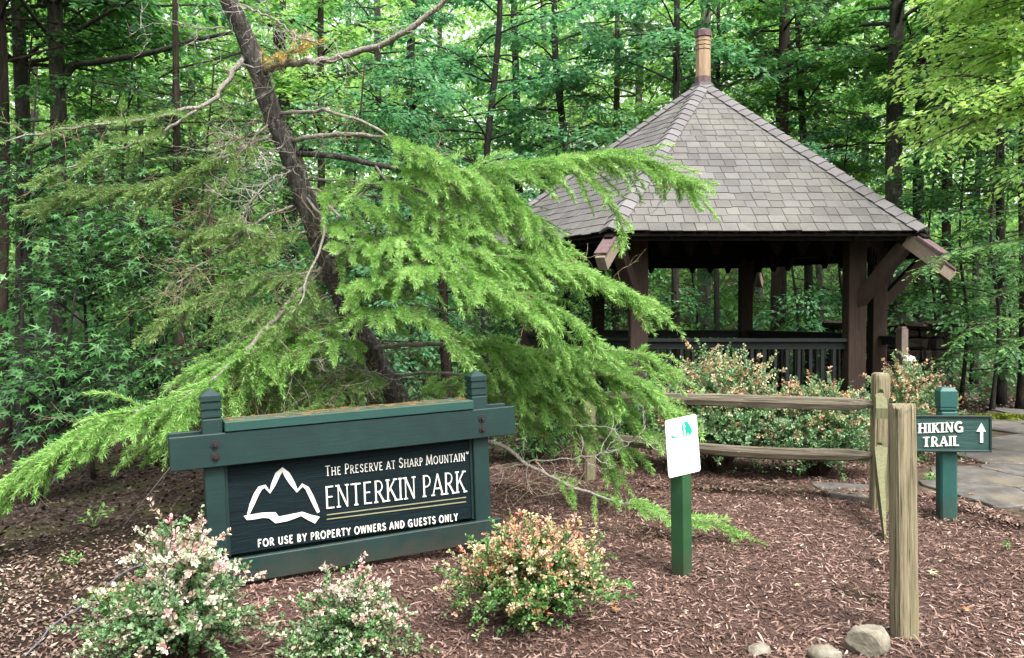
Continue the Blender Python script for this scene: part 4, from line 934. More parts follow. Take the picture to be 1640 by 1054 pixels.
# ------------------------------------------------------------------ the leaning conifer
def build_leaning_tree():
    tp = [P(690, 780, 7.05), P(668, 712, 7.0), P(640, 645, 6.95), P(598, 572, 6.9), P(545, 470, 6.8), P(503, 360, 6.7), P(464, 248, 6.6), P(430, 165, 6.5), P(395, 62, 6.4), P(366, 0, 6.3), P(335, -90, 6.2), P(300, -200, 6.1)]
    tp[0][2] = -.05; base = tp[0] * np.array((1, 1, 0))
    root = thing('leaning_conifer', 'leaning half bare conifer with drooping bright green boughs behind the park sign', 'tree', tuple(base))
    c = smooth_curve(tp, 60); rad = np.linspace(.102, .060, 60); rad[:4] *= np.array((1.35, 1.2, 1.1, 1.05))
    t = MB(); t.tube(c, rad, 18, .07); link('trunk', t.mesh('trunk', 0, True, base), MAT['bark_lean'], root)
    def bough(px, r0, r1, mat='limb', n=26, foliage=None, needle='needle', twigs=(0, .3), wob=.006, name='branch', fol2=None):
        pts = [P(*q) for q in px]; cv = smooth_curve(pts, n); cv[1:-1] += rng.normal(0, wob, cv[1:-1].shape)
        m = MB(); m.tube(cv, np.linspace(r0, r1, n), 7, .06); br = link(name, m.mesh(name, 0, True, base), MAT[mat], root)
        tw = MB()
        if foliage:
            nd = Needles(); fl = foliage if isinstance(foliage, list) else [foliage]
            for kw in fl: shoots(cv, nd, tw, **kw)
            nd.build(TUFTS + TIPT, base, MAT[needle], br)
        if twigs[0]: dead_twigs(cv, tw, twigs[0], twigs[1])
        if tw.n: link('twigs', tw.mesh('twigs', 0, False, base), MAT['twig'] if not foliage else MAT['twig_green'], br, kind='stuff')
        return cv
    lush = lambda **k: dict(dict(Lb=.55, step=.030, droop=1.5, tip=.45, tuft=.052, tstep=.0225, out_w=.8), **{q: (v * 1.08 if q == 'Lb' else v * .68 if q == 'droop' else v) for q, v in k.items()})
    # upper bare limbs
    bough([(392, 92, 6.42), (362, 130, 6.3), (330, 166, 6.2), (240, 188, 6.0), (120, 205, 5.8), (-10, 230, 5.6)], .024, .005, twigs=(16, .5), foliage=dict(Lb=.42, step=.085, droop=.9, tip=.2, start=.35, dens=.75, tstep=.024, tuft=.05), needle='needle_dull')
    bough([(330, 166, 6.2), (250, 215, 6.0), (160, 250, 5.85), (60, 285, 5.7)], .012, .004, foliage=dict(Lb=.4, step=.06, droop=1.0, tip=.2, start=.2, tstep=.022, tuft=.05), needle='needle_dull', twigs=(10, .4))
    bough([(425, 112, 6.42), (480, 100, 6.3), (545, 92, 6.2), (640, 58, 6.0), (715, 0, 5.9), (760, -50, 5.8)], .030, .017, twigs=(18, .55))
    bough([(388, 8, 6.3), (440, 32, 6.1), (485, 62, 6.0), (560, 90, 5.9)], .010, .003, twigs=(16, .4))
    bough([(395, 40, 6.4), (330, 45, 6.3), (250, 38, 6.2), (200, 60, 6.2)], .007, .002, twigs=(12, .4))
    bough([(405, 120, 6.4), (440, 95, 6.3), (470, 80, 6.2), (500, 62, 6.2)], .006, .002, foliage=dict(Lb=.22, step=.03, droop=.4, tip=.3), needle='needle_yellow', twigs=(6, .3))
    bough([(448, 182, 6.5), (520, 178, 6.3), (600, 205, 6.15), (690, 262, 6.0), (760, 300, 5.95)], .017, .005, foliage=[lush(start=.6, Lb=.4)], twigs=(14, .5))
    bough([(470, 226, 6.55), (530, 216, 6.3), (620, 222, 6.15), (720, 262, 6.1), (800, 320, 6.1)], .021, .005, foliage=[lush(start=.45, Lb=.5)], twigs=(14, .5))
    # the long bough that reaches over the pavilion roof
    bough([(472, 246, 6.58), (560, 254, 6.4), (690, 278, 6.25), (800, 272, 6.2), (900, 258, 6.2), (1000, 252, 6.2), (1060, 270, 6.2), (1106, 300, 6.2)], .026, .004, mat='bark_lean', foliage=[lush(start=.28, step=.022, Lb=.62, droop=2.2), lush(start=.72, step=.03, Lb=.3, droop=3.0)], twigs=(8, .4), n=34)
    bough([(760, 272, 6.2), (840, 330, 6.1), (900, 400, 6.1), (940, 450, 6.1)], .009, .003, foliage=[lush(start=.05, step=.028, Lb=.42)])
    bough([(700, 280, 6.2), (740, 340, 6.05), (800, 400, 6.0), (850, 470, 6.0)], .009, .003, foliage=[lush(start=.05, step=.028, Lb=.5)])
    bough([(900, 258, 6.2), (960, 300, 6.1), (990, 350, 6.05), (1000, 385, 6.05)], .007, .003, foliage=[lush(start=.05, step=.04, Lb=.28)])
    bough([(600, 262, 6.35), (640, 310, 6.2), (700, 350, 6.1), (760, 380, 6.0)], .010, .003, foliage=[lush(start=.1, step=.03, Lb=.5)])
    bough([(490, 300, 6.65), (520, 322, 6.45), (545, 348, 6.3)], .017, .012, n=10, wob=.004)
    bough([(485, 285, 6.6), (560, 290, 6.5), (640, 300, 6.4), (700, 320, 6.4)], .011, .004, foliage=[lush(start=.5, Lb=.4, dens=.8)], twigs=(10, .4))
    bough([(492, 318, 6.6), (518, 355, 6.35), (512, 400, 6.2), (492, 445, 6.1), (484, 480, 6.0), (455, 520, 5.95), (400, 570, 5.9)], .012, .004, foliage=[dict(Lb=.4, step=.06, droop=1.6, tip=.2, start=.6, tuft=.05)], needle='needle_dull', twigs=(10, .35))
    # middle boughs, right
    bough([(530, 440, 6.75), (600, 400, 6.3), (700, 395, 6.0), (830, 415, 5.9), (950, 440, 5.9), (1040, 490, 5.9)], .022, .004, foliage=[lush(start=.12, step=.022, Lb=.55, droop=2.2), lush(start=.7, step=.028, Lb=.28, droop=3)], twigs=(6, .4), n=32)
    bough([(545, 470, 6.8), (600, 455, 6.2), (680, 430, 5.8), (780, 470, 5.7), (860, 510, 5.7), (890, 540, 5.7)], .016, .003, foliage=[lush(start=.15, step=.024, Lb=.5)], twigs=(6, .4))
    bough([(560, 500, 6.8), (600, 500, 6.2), (640, 500, 5.9), (700, 520, 5.75), (740, 560, 5.7)], .013, .003, foliage=[lush(start=.2, step=.028, Lb=.42)], twigs=(4, .4))
    bough([(520, 415, 6.75), (570, 400, 6.4), (650, 380, 6.2), (740, 400, 6.1)], .012, .003, foliage=[lush(start=.15, step=.026, Lb=.5)], twigs=(4, .3))
    bough([(700, 395, 6.0), (760, 440, 5.8), (830, 470, 5.75), (900, 500, 5.75), (960, 560, 5.75)], .010, .003, foliage=[lush(start=.1, step=.028, Lb=.4)])
    # lower right fan
    bough([(590, 560, 6.9), (660, 552, 6.6), (760, 552, 6.4), (880, 572, 6.3), (1000, 600, 6.3), (1085, 660, 6.3)], .022, .004, foliage=[lush(start=.28, step=.02, Lb=.62, droop=2.3), lush(start=.5, step=.026, Lb=.5, droop=1.4)], twigs=(10, .4), n=32)
    bough([(630, 600, 6.95), (700, 598, 6.7), (790, 610, 6.5), (880, 640, 6.4), (960, 690, 6.4), (1010, 720, 6.4)], .015, .004, foliage=[lush(start=.35, step=.026, Lb=.55, dens=.8)], twigs=(16, .5))
    bough([(880, 572, 6.3), (960, 560, 6.4), (1030, 570, 6.5), (1075, 600, 6.5)], .009, .003, foliage=[lush(start=.05, step=.026, Lb=.4)])
    bough([(640, 640, 6.98), (740, 655, 6.9), (850, 668, 6.8), (930, 650, 6.8)], .010, .004, twigs=(22, .5))
    bough([(740, 575, 6.5), (860, 600, 6.35), (970, 640, 6.3), (1050, 700, 6.3)], .010, .003, foliage=[lush(start=.2, step=.024, Lb=.45, droop=2.0)], twigs=(6, .3))
    bough([(760, 620, 6.6), (850, 640, 6.45), (930, 690, 6.4), (990, 760, 6.35)], .009, .003, foliage=[lush(start=.3, step=.03, Lb=.4, droop=2.0)], twigs=(10, .4))
    bough([(660, 300, 6.3), (740, 330, 6.15), (830, 365, 6.1), (920, 420, 6.1)], .010, .003, foliage=[lush(start=.2, step=.024, Lb=.48, droop=2.0)])
    bough([(640, 380, 6.2), (720, 400, 6.1), (800, 430, 6.05), (880, 470, 6.05)], .009, .003, foliage=[lush(start=.2, step=.028, Lb=.42, droop=2.0)])
    # bare bough lying down to the mulch on the right
    bough([(660, 690, 7.0), (740, 700, 6.6), (795, 712, 6.3), (850, 745, 6.1), (900, 772, 5.95), (980, 800, 5.75), (1065, 826, 5.6)], .022, .006, foliage=[dict(Lb=.35, step=.07, droop=1.6, tip=.4, start=.62, tuft=.04, dens=.9)], twigs=(26, .5))
    bough([(820, 742, 6.2), (900, 735, 6.0), (990, 720, 5.95), (1030, 690, 5.95)], .007, .003, twigs=(16, .4))
    bough([(1000, 806, 5.7), (1090, 830, 5.6), (1150, 838, 5.6), (1200, 862, 5.6)], .006, .003, foliage=[lush(start=.0, step=.035, Lb=.26, droop=1.0)])
    # left side: long low bough and the dull inner ones
    bough([(520, 420, 6.75), (450, 500, 6.3), (380, 575, 5.9), (290, 640, 5.6), (190, 668, 5.4), (100, 715, 5.25), (20, 780, 5.15), (-30, 830, 5.1)], .022, .004, foliage=[lush(start=.42, step=.024, Lb=.48, droop=2.0, tip=.35), lush(start=.25, step=.03, Lb=.5, droop=1.4, tip=.2)], twigs=(16, .5), n=34)
    bough([(380, 575, 5.9), (320, 640, 5.75), (280, 690, 5.65), (225, 720, 5.6)], .008, .003, foliage=[lush(start=.1, step=.035, Lb=.36)])
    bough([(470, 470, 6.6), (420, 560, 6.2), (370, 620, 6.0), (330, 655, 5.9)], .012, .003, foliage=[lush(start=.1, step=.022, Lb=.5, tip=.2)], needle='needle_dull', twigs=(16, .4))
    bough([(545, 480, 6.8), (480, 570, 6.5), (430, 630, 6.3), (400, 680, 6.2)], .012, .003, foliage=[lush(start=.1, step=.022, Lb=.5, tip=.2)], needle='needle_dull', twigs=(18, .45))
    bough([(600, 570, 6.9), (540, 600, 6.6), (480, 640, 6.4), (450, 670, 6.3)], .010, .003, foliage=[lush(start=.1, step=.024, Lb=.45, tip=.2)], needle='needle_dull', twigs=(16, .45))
    bough([(470, 330, 6.68), (420, 350, 6.4), (360, 400, 6.2), (300, 440, 6.1), (260, 470, 6.1)], .012, .004, foliage=[dict(Lb=.35, step=.07, droop=1.2, tip=.15, start=.4, dens=.7)], needle='needle_dull', twigs=(26, .5))
    bough([(450, 215, 6.6), (400, 230, 6.4), (330, 265, 6.2), (240, 298, 6.05), (150, 305, 5.95), (75, 325, 5.9)], .016, .004, foliage=[lush(start=.22, step=.026, Lb=.45, droop=1.5, tip=.2)], needle='needle_dull', twigs=(20, .45))
    bough([(440, 190, 6.55), (390, 240, 6.3), (340, 330, 6.2), (300, 400, 6.2)], .010, .004, foliage=[dict(Lb=.35, step=.055, droop=1.6, tip=.15, start=.3, dens=.8)], needle='needle_dull', twigs=(26, .55))
    bough([(475, 270, 6.6), (430, 290, 6.3), (400, 330, 6.2), (380, 370, 6.2)], .006, .002, twigs=(26, .45))
    bough([(460, 232, 6.6), (430, 240, 6.4), (390, 225, 6.3), (340, 200, 6.2)], .006, .002, twigs=(24, .45))
    bough([(540, 470, 6.8), (480, 490, 6.4), (420, 500, 6.2), (360, 520, 6.1)], .008, .003, foliage=[lush(start=.2, step=.03, Lb=.4, tip=.15)], needle='needle_dull', twigs=(22, .45))
    bough([(620, 600, 6.9), (560, 590, 6.5), (500, 575, 6.3), (440, 590, 6.2)], .008, .003, twigs=(26, .5))
    for px, nd_, tw_ in (([(520, 430, 6.75), (470, 440, 6.4), (400, 450, 6.2), (320, 480, 6.05), (250, 520, 6.0)], 'needle_dull', 20), ([(560, 520, 6.85), (500, 530, 6.4), (420, 545, 6.2), (340, 580, 6.1), (290, 610, 6.05)], 'needle', 18),
                         ([(590, 560, 6.9), (540, 545, 6.4), (480, 560, 6.15), (420, 600, 6.0), (380, 650, 5.95)], 'needle', 14), ([(610, 590, 6.9), (570, 610, 6.5), (530, 640, 6.3), (500, 670, 6.25)], 'needle_dull', 16), ([(500, 370, 6.7), (440, 380, 6.4), (370, 370, 6.25), (300, 375, 6.2)], 'needle_dull', 24),
                         ([(480, 300, 6.65), (540, 310, 6.4), (610, 340, 6.3), (680, 390, 6.25)], 'needle', 8), ([(640, 640, 6.98), (720, 620, 6.7), (800, 640, 6.6), (870, 690, 6.55)], 'needle', 12)):
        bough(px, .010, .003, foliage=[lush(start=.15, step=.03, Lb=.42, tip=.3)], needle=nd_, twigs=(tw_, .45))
    bough([(500, 350, 6.7), (560, 370, 6.5), (620, 400, 6.4), (660, 430, 6.3)], .008, .003, foliage=[lush(start=.15, step=.03, Lb=.4)], twigs=(10, .35))
build_leaning_tree()

# ------------------------------------------------------------------ barberry shrubs
def barberry(label, base, w, h, d, seed, mat, nst=46, tipw=.45, leafL=.021, spray=0):
    r = np.random.default_rng(seed); base = np.array((base[0], base[1], 0.0))
    root = thing('barberry_shrub', label, 'shrub', tuple(base), group='barberry shrubs')
    sm = MB(); pos, dr, tp, sc, hu = [], [], [], [], []
    for i in range(nst):
        az = r.uniform(0, 2 * np.pi); out = math.sqrt(r.random()); tall = (1 - .78 * out ** 1.8) * r.uniform(.72, 1.08) if w < .9 else (1 - .62 * out ** 2.2) * r.uniform(.82, 1.04); sp = spray and r.random() < spray
        if sp: tall *= 1.22
        end = np.array((math.cos(az) * out * w / 2, math.sin(az) * out * d / 2, h * max(tall, .2))); st = np.array((math.cos(az) * .05 * out, math.sin(az) * .05 * out, 0))
        mid = st * .4 + end * .6 * np.array((.75, .75, 1)) + np.array((0, 0, h * .12)); cv = smooth_curve([st, mid * .55 + st * .45, mid, end], 16); cv[1:] += r.normal(0, .008, cv[1:].shape)
        sm.tube(cv[::3], np.linspace(.006, .0016, 6), 4, cap=False)
        # side shoots
        shoots_ = [(cv, .3, .5)]
        for _ in range(10):
            k = r.integers(5, 15); p = cv[k]; dd = nz(nz(cv[min(k + 1, 15)] - cv[k - 1]) * .7 + r.normal(0, .6, 3) + np.array((0, 0, .25))); L = r.uniform(.08, .2) * h / .5
            q = np.array([p + dd * L * t + np.array((0, 0, -.10 * L * t * t)) + (r.normal(0, .004, 3) if t else 0) for t in np.linspace(0, 1, 6)]); shoots_.append((q, .1, 1)); sm.tube(q[::5], .0014, 3, cap=False)
        for q, s0, _w in shoots_:
            L = np.linalg.norm(np.diff(q, axis=0), axis=1).sum(); m = max(4, int(L * (1 - s0) / (.0043 if w < .99 else .0074))); f = np.sort(r.uniform(s0, 1, m)); x = f * (len(q) - 1); ii = np.minimum(x.astype(int), len(q) - 2)
            pp = q[ii] + (q[ii + 1] - q[ii]) * (x - ii)[:, None]; tg = nz(q[ii + 1] - q[ii]); rad = nz(np.cross(tg, r.normal(0, 1, (m, 3))))
            pos.append(pp); dr.append(rad + tg * .55 + np.array((0, 0, .2))); hz = pp[:, 2] / h; ro = np.hypot(pp[:, 0] / (w / 2), pp[:, 1] / (d / 2))
            young = np.clip((f - .35) * 2.4, 0, 1) * np.clip((hz + .35 * ro - .45) * 2.2, 0, 1) * (r.random() < tipw + .3 * (hz.mean() > .6))
            tp.append(np.clip(young * 1.25 + r.normal(0, .06, m), 0, 1)); sc.append(leafL * r.uniform(.6, 1.2, m)); hu.append(np.clip(np.full(m, r.random()) + r.normal(0, .06, m), 0, 1))
    pos, dr, tp, sc, hu = (np.concatenate(a) for a in (pos, dr, tp, sc, hu))
    keep = pos[:, 2] > .015; pos, dr, tp, sc, hu = pos[keep], dr[keep], tp[keep], sc[keep], hu[keep]
    PV = np.array([(0, 0, 0), (.66, .33, .06), (1, 0, -.03), (.66, -.33, .06)]); PF = [np.array([(0, 1, 2, 3)])]
    V, Fc = place(PV, PF, frames(dr, (0, 0, 1), .55), pos, sc)
    link('stems', sm.mesh('stems'), MAT['stem'], root); link('foliage', mesh_np('foliage', V, Fc, {'tip': np.repeat(tp, 4), 'hue': np.repeat(hu, 4)}), mat, root, kind='stuff'); return root
barberry('tall pale pink tipped barberry shrub left of the park sign', G(284, 1062), .68, .64, .66, 1, MAT['barberry_pale'], 52, .55, .023, .22)
barberry('smallest pink tipped barberry shrub in front of the park sign centre', G(556, 1052), .66, .40, .6, 2, MAT['barberry_pale'], 40, .5, .020, .1)
barberry('round orange tipped barberry shrub at the right post of the park sign', G(850, 1000), .96, .50, .8, 3, MAT['barberry'], 84, .6, .021, .05)
barberry('largest barberry behind the upper fence rail near the pavilion post', P(1152, 760, 8.0), 1.65, 1.10, 1.05, 4, MAT['barberry_hedge'], 150, .3, .031, .08)
barberry('silvery barberry under the fence rails beside the middle fence post', P(1312, 765, 7.75), 1.5, .88, 1.0, 5, MAT['barberry_hedge'], 125, .22, .031, .05)
barberry('orange tipped barberry between the middle fence post and the trail sign', P(1455, 745, 8.5), 1.0, .96, .8, 6, MAT['barberry_hedge'], 85, .42, .031, .1)

# ------------------------------------------------------------------ star leaved saplings on the left
def star_leaf():
    V = [(0, 0, 0)]; Fc = []
    ang = [-118, -84, -56, -26, 0, 26, 56, 84, 118]; rad = [.52, .2, .80, .26, 1.0, .26, .80, .2, .52]
    ang = [-150] + ang + [150]; rad = [.08] + rad + [.08]
    for a, q in zip(ang, rad): V.append((q * math.cos(R(a)) + .02, q * math.sin(R(a)), -.16 * q * q))
    Fc = [(0, i, i + 1) for i in range(1, len(ang))]; return np.array(V), [np.array(Fc)]
STAR = star_leaf()
def star_sapling(label, base, top, boughs, seed, n_obj=220, leafL=.09):
    r = np.random.default_rng(seed); base = np.array(base); base[2] = ground_z(base[0], base[1]) - .03
    root = thing('star_leaf_sapling', label, 'tree', tuple(base), group='star leaved saplings')
    m = MB(); tr = smooth_curve([base, base * .5 + np.array(top) * .5 + r.normal(0, .06, 3), np.array(top)], 16); m.tube(tr, np.linspace(.028, .008, 16), 7, .04); link('trunk', m.mesh('trunk', 0, True, base), MAT['bark_dark'], root)
    lb = MB(); pos, dr = [], []
    for (x, y, d) in boughs:
        e = P(x, y, d); k = np.argmin(abs(tr[:, 2] - (e[2] - .25))); s = tr[k]; cv = smooth_curve([s, s * .5 + e * .5 + (0, 0, .12), e], 10); lb.tube(cv, np.linspace(.009, .003, 10), 4)
        for _ in range(17):
            f = r.uniform(.2, 1.0); i = min(int(f * 9), 8); p = cv[i] + r.normal(0, .16, 3) * np.array((1, 1, .5)); lb.tube([cv[i], (cv[i] + p) / 2 + (0, 0, .02), p], .0018, 3, cap=False)
            pos.append(p); dr.append(nz(p - cv[i]) * .8 + nz(e - s) * .4 + np.array((0, -.25, -.45)) + r.normal(0, .2, 3))
    pos, dr = np.array(pos), np.array(dr); M = frames(dr, (0, -.35, 1), .25); sc = leafL * r.uniform(.7, 1.25, len(pos)); near = np.argsort(pos[:, 1] + abs(pos[:, 0]) * .0)
    link('limbs', lb.mesh('limbs', 0, False, base), MAT['bark_dark'], root, kind='stuff')
    me = mesh_np('leaf', STAR[0], STAR[1])
    for i in near[:n_obj]:
        o = link('leaf', me, MAT['sweetgum'], root); M4 = Matrix.Identity(4)
        for a in range(3):
            for b in range(3): M4[a][b] = M[i][a, b] * sc[i]
            M4[a][3] = pos[i][a] - base[a]
        o.matrix_local = M4
    i = near[n_obj:]
    if len(i):
        V, Fc = place(STAR[0], STAR[1], M[i], pos[i], sc[i]); link('foliage', mesh_np('foliage', V - base, Fc), MAT['sweetgum'], root, kind='stuff')
rs = np.random.default_rng(77)
def blob(x0, x1, y0, y1, d0, d1, n): return [(rs.uniform(x0, x1), rs.uniform(y0, y1), rs.uniform(d0, d1)) for _ in range(n)]
star_sapling('star leaved sapling lowest at the left edge above the long bough', P(60, 800, 7.6), P(120, 470, 7.6), blob(-30, 260, 540, 720, 7.0, 8.0, 44), 1)
star_sapling('star leaved sapling with light sprays in front of the two left trunks', P(150, 800, 8.6), P(130, 340, 8.4), blob(-30, 250, 360, 470, 7.8, 8.8, 36), 2)
star_sapling('star leaved sapling filling the shade between dark trunks and leaning conifer', P(250, 790, 8.8), P(230, 300, 8.6), blob(150, 330, 330, 640, 8.2, 9.2, 56), 3)
star_sapling('tall star leaved sapling under the bare upper left limb', P(30, 780, 9.6), P(60, 120, 9.4), blob(-60, 300, 200, 350, 9.0, 10.0, 44), 4, 200)

# ------------------------------------------------------------------ hemlocks
def hemlock(label, base, top, boughs, r0, mat, leaf=.055, step=.06, Lb=.4, tip=.5, seedlabel=None, tstep=.03, droop=1.0):
    base = np.array(base); base[2] = ground_z(base[0], base[1]) - .03
    root = thing('hemlock_tree', label, 'tree', tuple(base), group='hemlock trees'); m = MB(); tr = smooth_curve([base, base * .5 + np.array(top) * .5, np.array(top)], 18)
    m.tube(tr, np.linspace(r0, r0 * .35, 18), 9, .03); link('trunk', m.mesh('trunk', 0, True, base), MAT['bark_brown'], root)
    nd, lb = Needles(), MB()
    for px in boughs:
        pts = [P(*q) for q in px]; k = np.argmin(abs(tr[:, 2] - (pts[0][2] - .1))); cv = smooth_curve([tr[k]] + pts, 22); lb.tube(cv, np.linspace(.014, .003, 22), 5, cap=False)
        shoots(cv, nd, lb, Lb=Lb, step=step, start=.1, droop=droop, tuft=leaf, tstep=tstep, mode='flat', lat=.9, tip=tip, out_w=.7)
    link('limbs', lb.mesh('limbs', 0, False, base), MAT['bark_brown'], root, kind='stuff'); nd.build(SPRIGS, base, mat, root, 'crown', .25)
    return root
hemlock('hemlock reaching flat bright tipped boughs in from the right edge', P(1800, 720, 8.6), P(1790, -100, 8.6),
        [[(1700, 380, 8.4), (1580, 392, 8.2), (1520, 405, 8.1), (1472, 435, 8.0)], [(1720, 330, 8.8), (1620, 340, 8.8), (1540, 372, 8.8)], [(1720, 350, 9.0), (1640, 372, 9.0), (1560, 400, 9.0)], [(1720, 490, 8.2), (1640, 505, 8.0), (1570, 522, 7.9), (1530, 548, 7.9)],
         [(1720, 440, 8.6), (1650, 452, 8.5), (1580, 478, 8.4)], [(1740, 520, 8.0), (1680, 530, 7.9), (1600, 560, 7.8)], [(1730, 400, 8.7), (1660, 420, 8.6), (1610, 440, 8.6)]], .14, MAT['hemlock'], .075, .045, .42, .6)
hb = []
for _ in range(34):
    x, y = rs.uniform(190, 460), rs.uniform(380, 640); d = rs.uniform(7.6, 8.6); s = rs.choice((-1, 1)) if x > 300 else -1
    hb.append([(x - s * 60, y - 25, d + .15), (x, y - 10, d), (x + s * 55, y + 22, d - .1)])
hemlock('dense young hemlock thicket behind the leaning trunk on its left', P(345, 790, 8.6), P(335, 300, 8.5), hb, .07, MAT['hemlock'], .07, .065, .34, .35, tstep=.036)
hb = []
for _ in range(26):
    x, y = rs.uniform(480, 900), rs.uniform(330, 690); d = rs.uniform(8.2, 9.4); s = rs.choice((-1, 1)); hb.append([(x - s * 60, y - 20, d + .15), (x, y - 8, d), (x + s * 60, y + 22, d - .1)])
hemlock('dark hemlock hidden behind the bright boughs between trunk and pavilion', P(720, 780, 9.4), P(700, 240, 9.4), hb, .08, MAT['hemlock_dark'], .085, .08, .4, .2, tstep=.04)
hb = []
for _ in range(26):
    x, y = rs.uniform(180, 400), rs.uniform(90, 330); d = rs.uniform(9.6, 11); s = rs.choice((-1, 1)); hb.append([(x - s * 60, y - 20, d + .15), (x, y - 8, d), (x + s * 60, y + 22, d - .1)])
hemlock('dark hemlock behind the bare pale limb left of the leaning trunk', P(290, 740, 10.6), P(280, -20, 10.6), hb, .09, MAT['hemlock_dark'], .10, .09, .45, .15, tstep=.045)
hb = []
for _ in range(26):
    x, y = rs.uniform(1160, 1420), rs.uniform(0, 300); d = rs.uniform(16, 18.5); s = rs.choice((-1, 1)); hb.append([(x - s * 55, y - 14, d + .3), (x, y - 6, d), (x + s * 55, y + 16, d - .2)])
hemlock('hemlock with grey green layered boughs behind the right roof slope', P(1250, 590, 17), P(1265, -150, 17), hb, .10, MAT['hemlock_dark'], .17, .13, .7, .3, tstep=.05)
hb = []
for _ in range(24):
    x, y = rs.uniform(860, 1100), rs.uniform(40, 250); d = rs.uniform(16, 18); s = rs.choice((-1, 1)); hb.append([(x - s * 55, y - 14, d + .3), (x, y - 6, d), (x + s * 55, y + 16, d - .2)])
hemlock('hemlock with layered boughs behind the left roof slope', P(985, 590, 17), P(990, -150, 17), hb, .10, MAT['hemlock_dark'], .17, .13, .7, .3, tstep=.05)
# dense evergreen shrub behind the far fence post
def leafy_shrub(label, base, w, h, seed, mat, L=.07, n=900):
    r = np.random.default_rng(seed); base = np.array((base[0], base[1], ground_z(base[0], base[1]))); root = thing('evergreen_shrub', label, 'shrub', tuple(base)); sm = MB(); P_, D_ = [], []
    for i in range(26):
        az = r.uniform(0, 6.28); o = math.sqrt(r.random()); e = np.array((math.cos(az) * o * w / 2, math.sin(az) * o * w / 2.4, h * (1 - .6 * o * o) * r.uniform(.6, 1))); cv = smooth_curve([np.zeros(3), e * np.array((.45, .45, .6)), e], 8); sm.tube(cv, np.linspace(.009, .003, 8), 4, cap=False)
        m = n // 26; f = r.uniform(.45, 1, m); p = cv[np.minimum((f * 7).astype(int), 7)] + r.normal(0, .08, (m, 3)); P_.append(p); D_.append(nz(p - cv[3]) + r.normal(0, .5, (m, 3)) + np.array((0, 0, -.2)))
    p, d = np.concatenate(P_), np.concatenate(D_); k = p[:, 2] > .02; V, Fc = leaves(p[k], d[k], (0, 0, 1), L * r.uniform(.7, 1.2, k.sum()), .42, .4); link('stems', sm.mesh('stems'), MAT['stem'], root); link('foliage', mesh_np('foliage', V, Fc), mat, root, kind='stuff')
leafy_shrub('dark glossy evergreen shrub behind the far fence post', P(855, 770, 8.5), 1.3, 1.15, 3, MAT['leaf_d'], .065, 2600)
leafy_shrub('dark evergreen shrub between the hedge and the far fence post', P(1000, 760, 8.6), 1.1, .9, 4, MAT['leaf_d'], .065, 2000)

# ------------------------------------------------------------------ woodland trees
def wood_tree(px, d, wpx, label, bark, leaf, h0, nl=16, ll=2.4, lean=0, bend=0, top=None, name='woodland_tree', **kw):
    """trunk seen at photo column px on the horizon row, wpx pixels wide, d metres ahead"""
    x = (px - 820) / F * d; gz = ground_z(x, d) - .08; r0 = wpx / F * d / 2; H = top or max(8.4, 1.6 + .43 * d)
    pts = [(x - lean * 1.6 * .5, d, gz), (x, d, 1.6 + bend * 0), (x + lean * 2 + bend, d + .1, 4.2), (x + lean * 4.5 - bend * .5, d, 7.0), (x + lean * H * .75, d, H)]
    pts = [np.array(p, float) for p in pts]
    if pts[1][2] < gz + .4: pts.pop(1)
    return broad_tree(name, label, 'tree', (x, d, gz), pts, r0 * 1.08, r0 * .6, MAT[bark], MAT[leaf], h0, H * .96, nl, ll, group='woodland trees', **kw)
a92 = P(104, 108, 12)
limb92 = smooth_curve([P(98, 140, 12), P(118, 105, 11.9), P(150, 100, 11.6), P(240, 85, 11.3), P(310, 65, 11.2), P(372, 52, 11.2)], 20)
T = wood_tree
T(38, 13.0, 26, 'straight grey barked trunk nearest the left edge in the upper corner', 'bark_grey', 'leaf_a', 5.4, 34, 3.8, -.01)
T(92, 12.0, 29, 'mottled dark trunk on the left sending one bare limb right', 'bark_grey', 'leaf_b', 5.6, 34, 3.8, .0, extra=[(limb92, np.linspace(.06, .022, 20))])
T(128, 19.0, 14, 'slim pale grey trunk just right of the mottled limb tree', 'bark_pale', 'leaf_a', 4.2, 20, 2.8)
T(157, 18.0, 20, 'dark trunk second right of the mottled limb tree', 'bark_dark', 'leaf_c', 4.0, 20, 2.8)
T(226, 17.0, 10, 'thin dark pole tree crossed by the bare dark limb', 'bark_dark', 'leaf_c', 3.4, 20, 2.6)
T(4, 11.0, 18, 'dark trunk cut by the left edge of the picture', 'bark_brown', 'leaf_d', 5.2, 34, 3.8)
T(310, 21.0, 16, 'dark trunk far behind the bare pale limb', 'bark_dark', 'leaf_c', 3.0, 22, 3.0)
T(455, 17.0, 27, 'stout dark trunk just right of the leaning conifer stem', 'bark_dark', 'leaf_a', 5.2, 18, 2.6, .0, .12)
T(512, 16.0, 14, 'slim trunk below the bare right limb of the leaning conifer', 'bark_brown', 'leaf_c', 4.6, 18, 2.4, .01)
T(606, 19.0, 15, 'straight grey trunk right of the leaning conifer', 'bark_grey', 'leaf_b', 4.4, 20, 2.8)
T(652, 18.0, 20, 'crooked dark forked trunk left of the open woodland gap', 'bark_dark', 'leaf_b', 3.6, 22, 2.8, .03, .1)
T(776, 16.0, 13, 'bent slim trunk in the middle of the upper woodland', 'bark_dark', 'leaf_b', 4.0, 26, 2.8, .05, -.1, leafL=.14)
T(836, 20.0, 16, 'twin stemmed dark trunk above the long bright bough', 'bark_dark', 'leaf_a', 3.4, 22, 2.8, -.03)
T(912, 18.0, 15, 'dark trunk showing at the left foot of the roof slope', 'bark_dark', 'leaf_b', 4.2, 24, 2.8, -.05, .15)
T(1128, 21.0, 24, 'thick pale trunk standing directly behind the roof finial', 'bark_pale', 'leaf_a', 6.4, 20, 3.0)
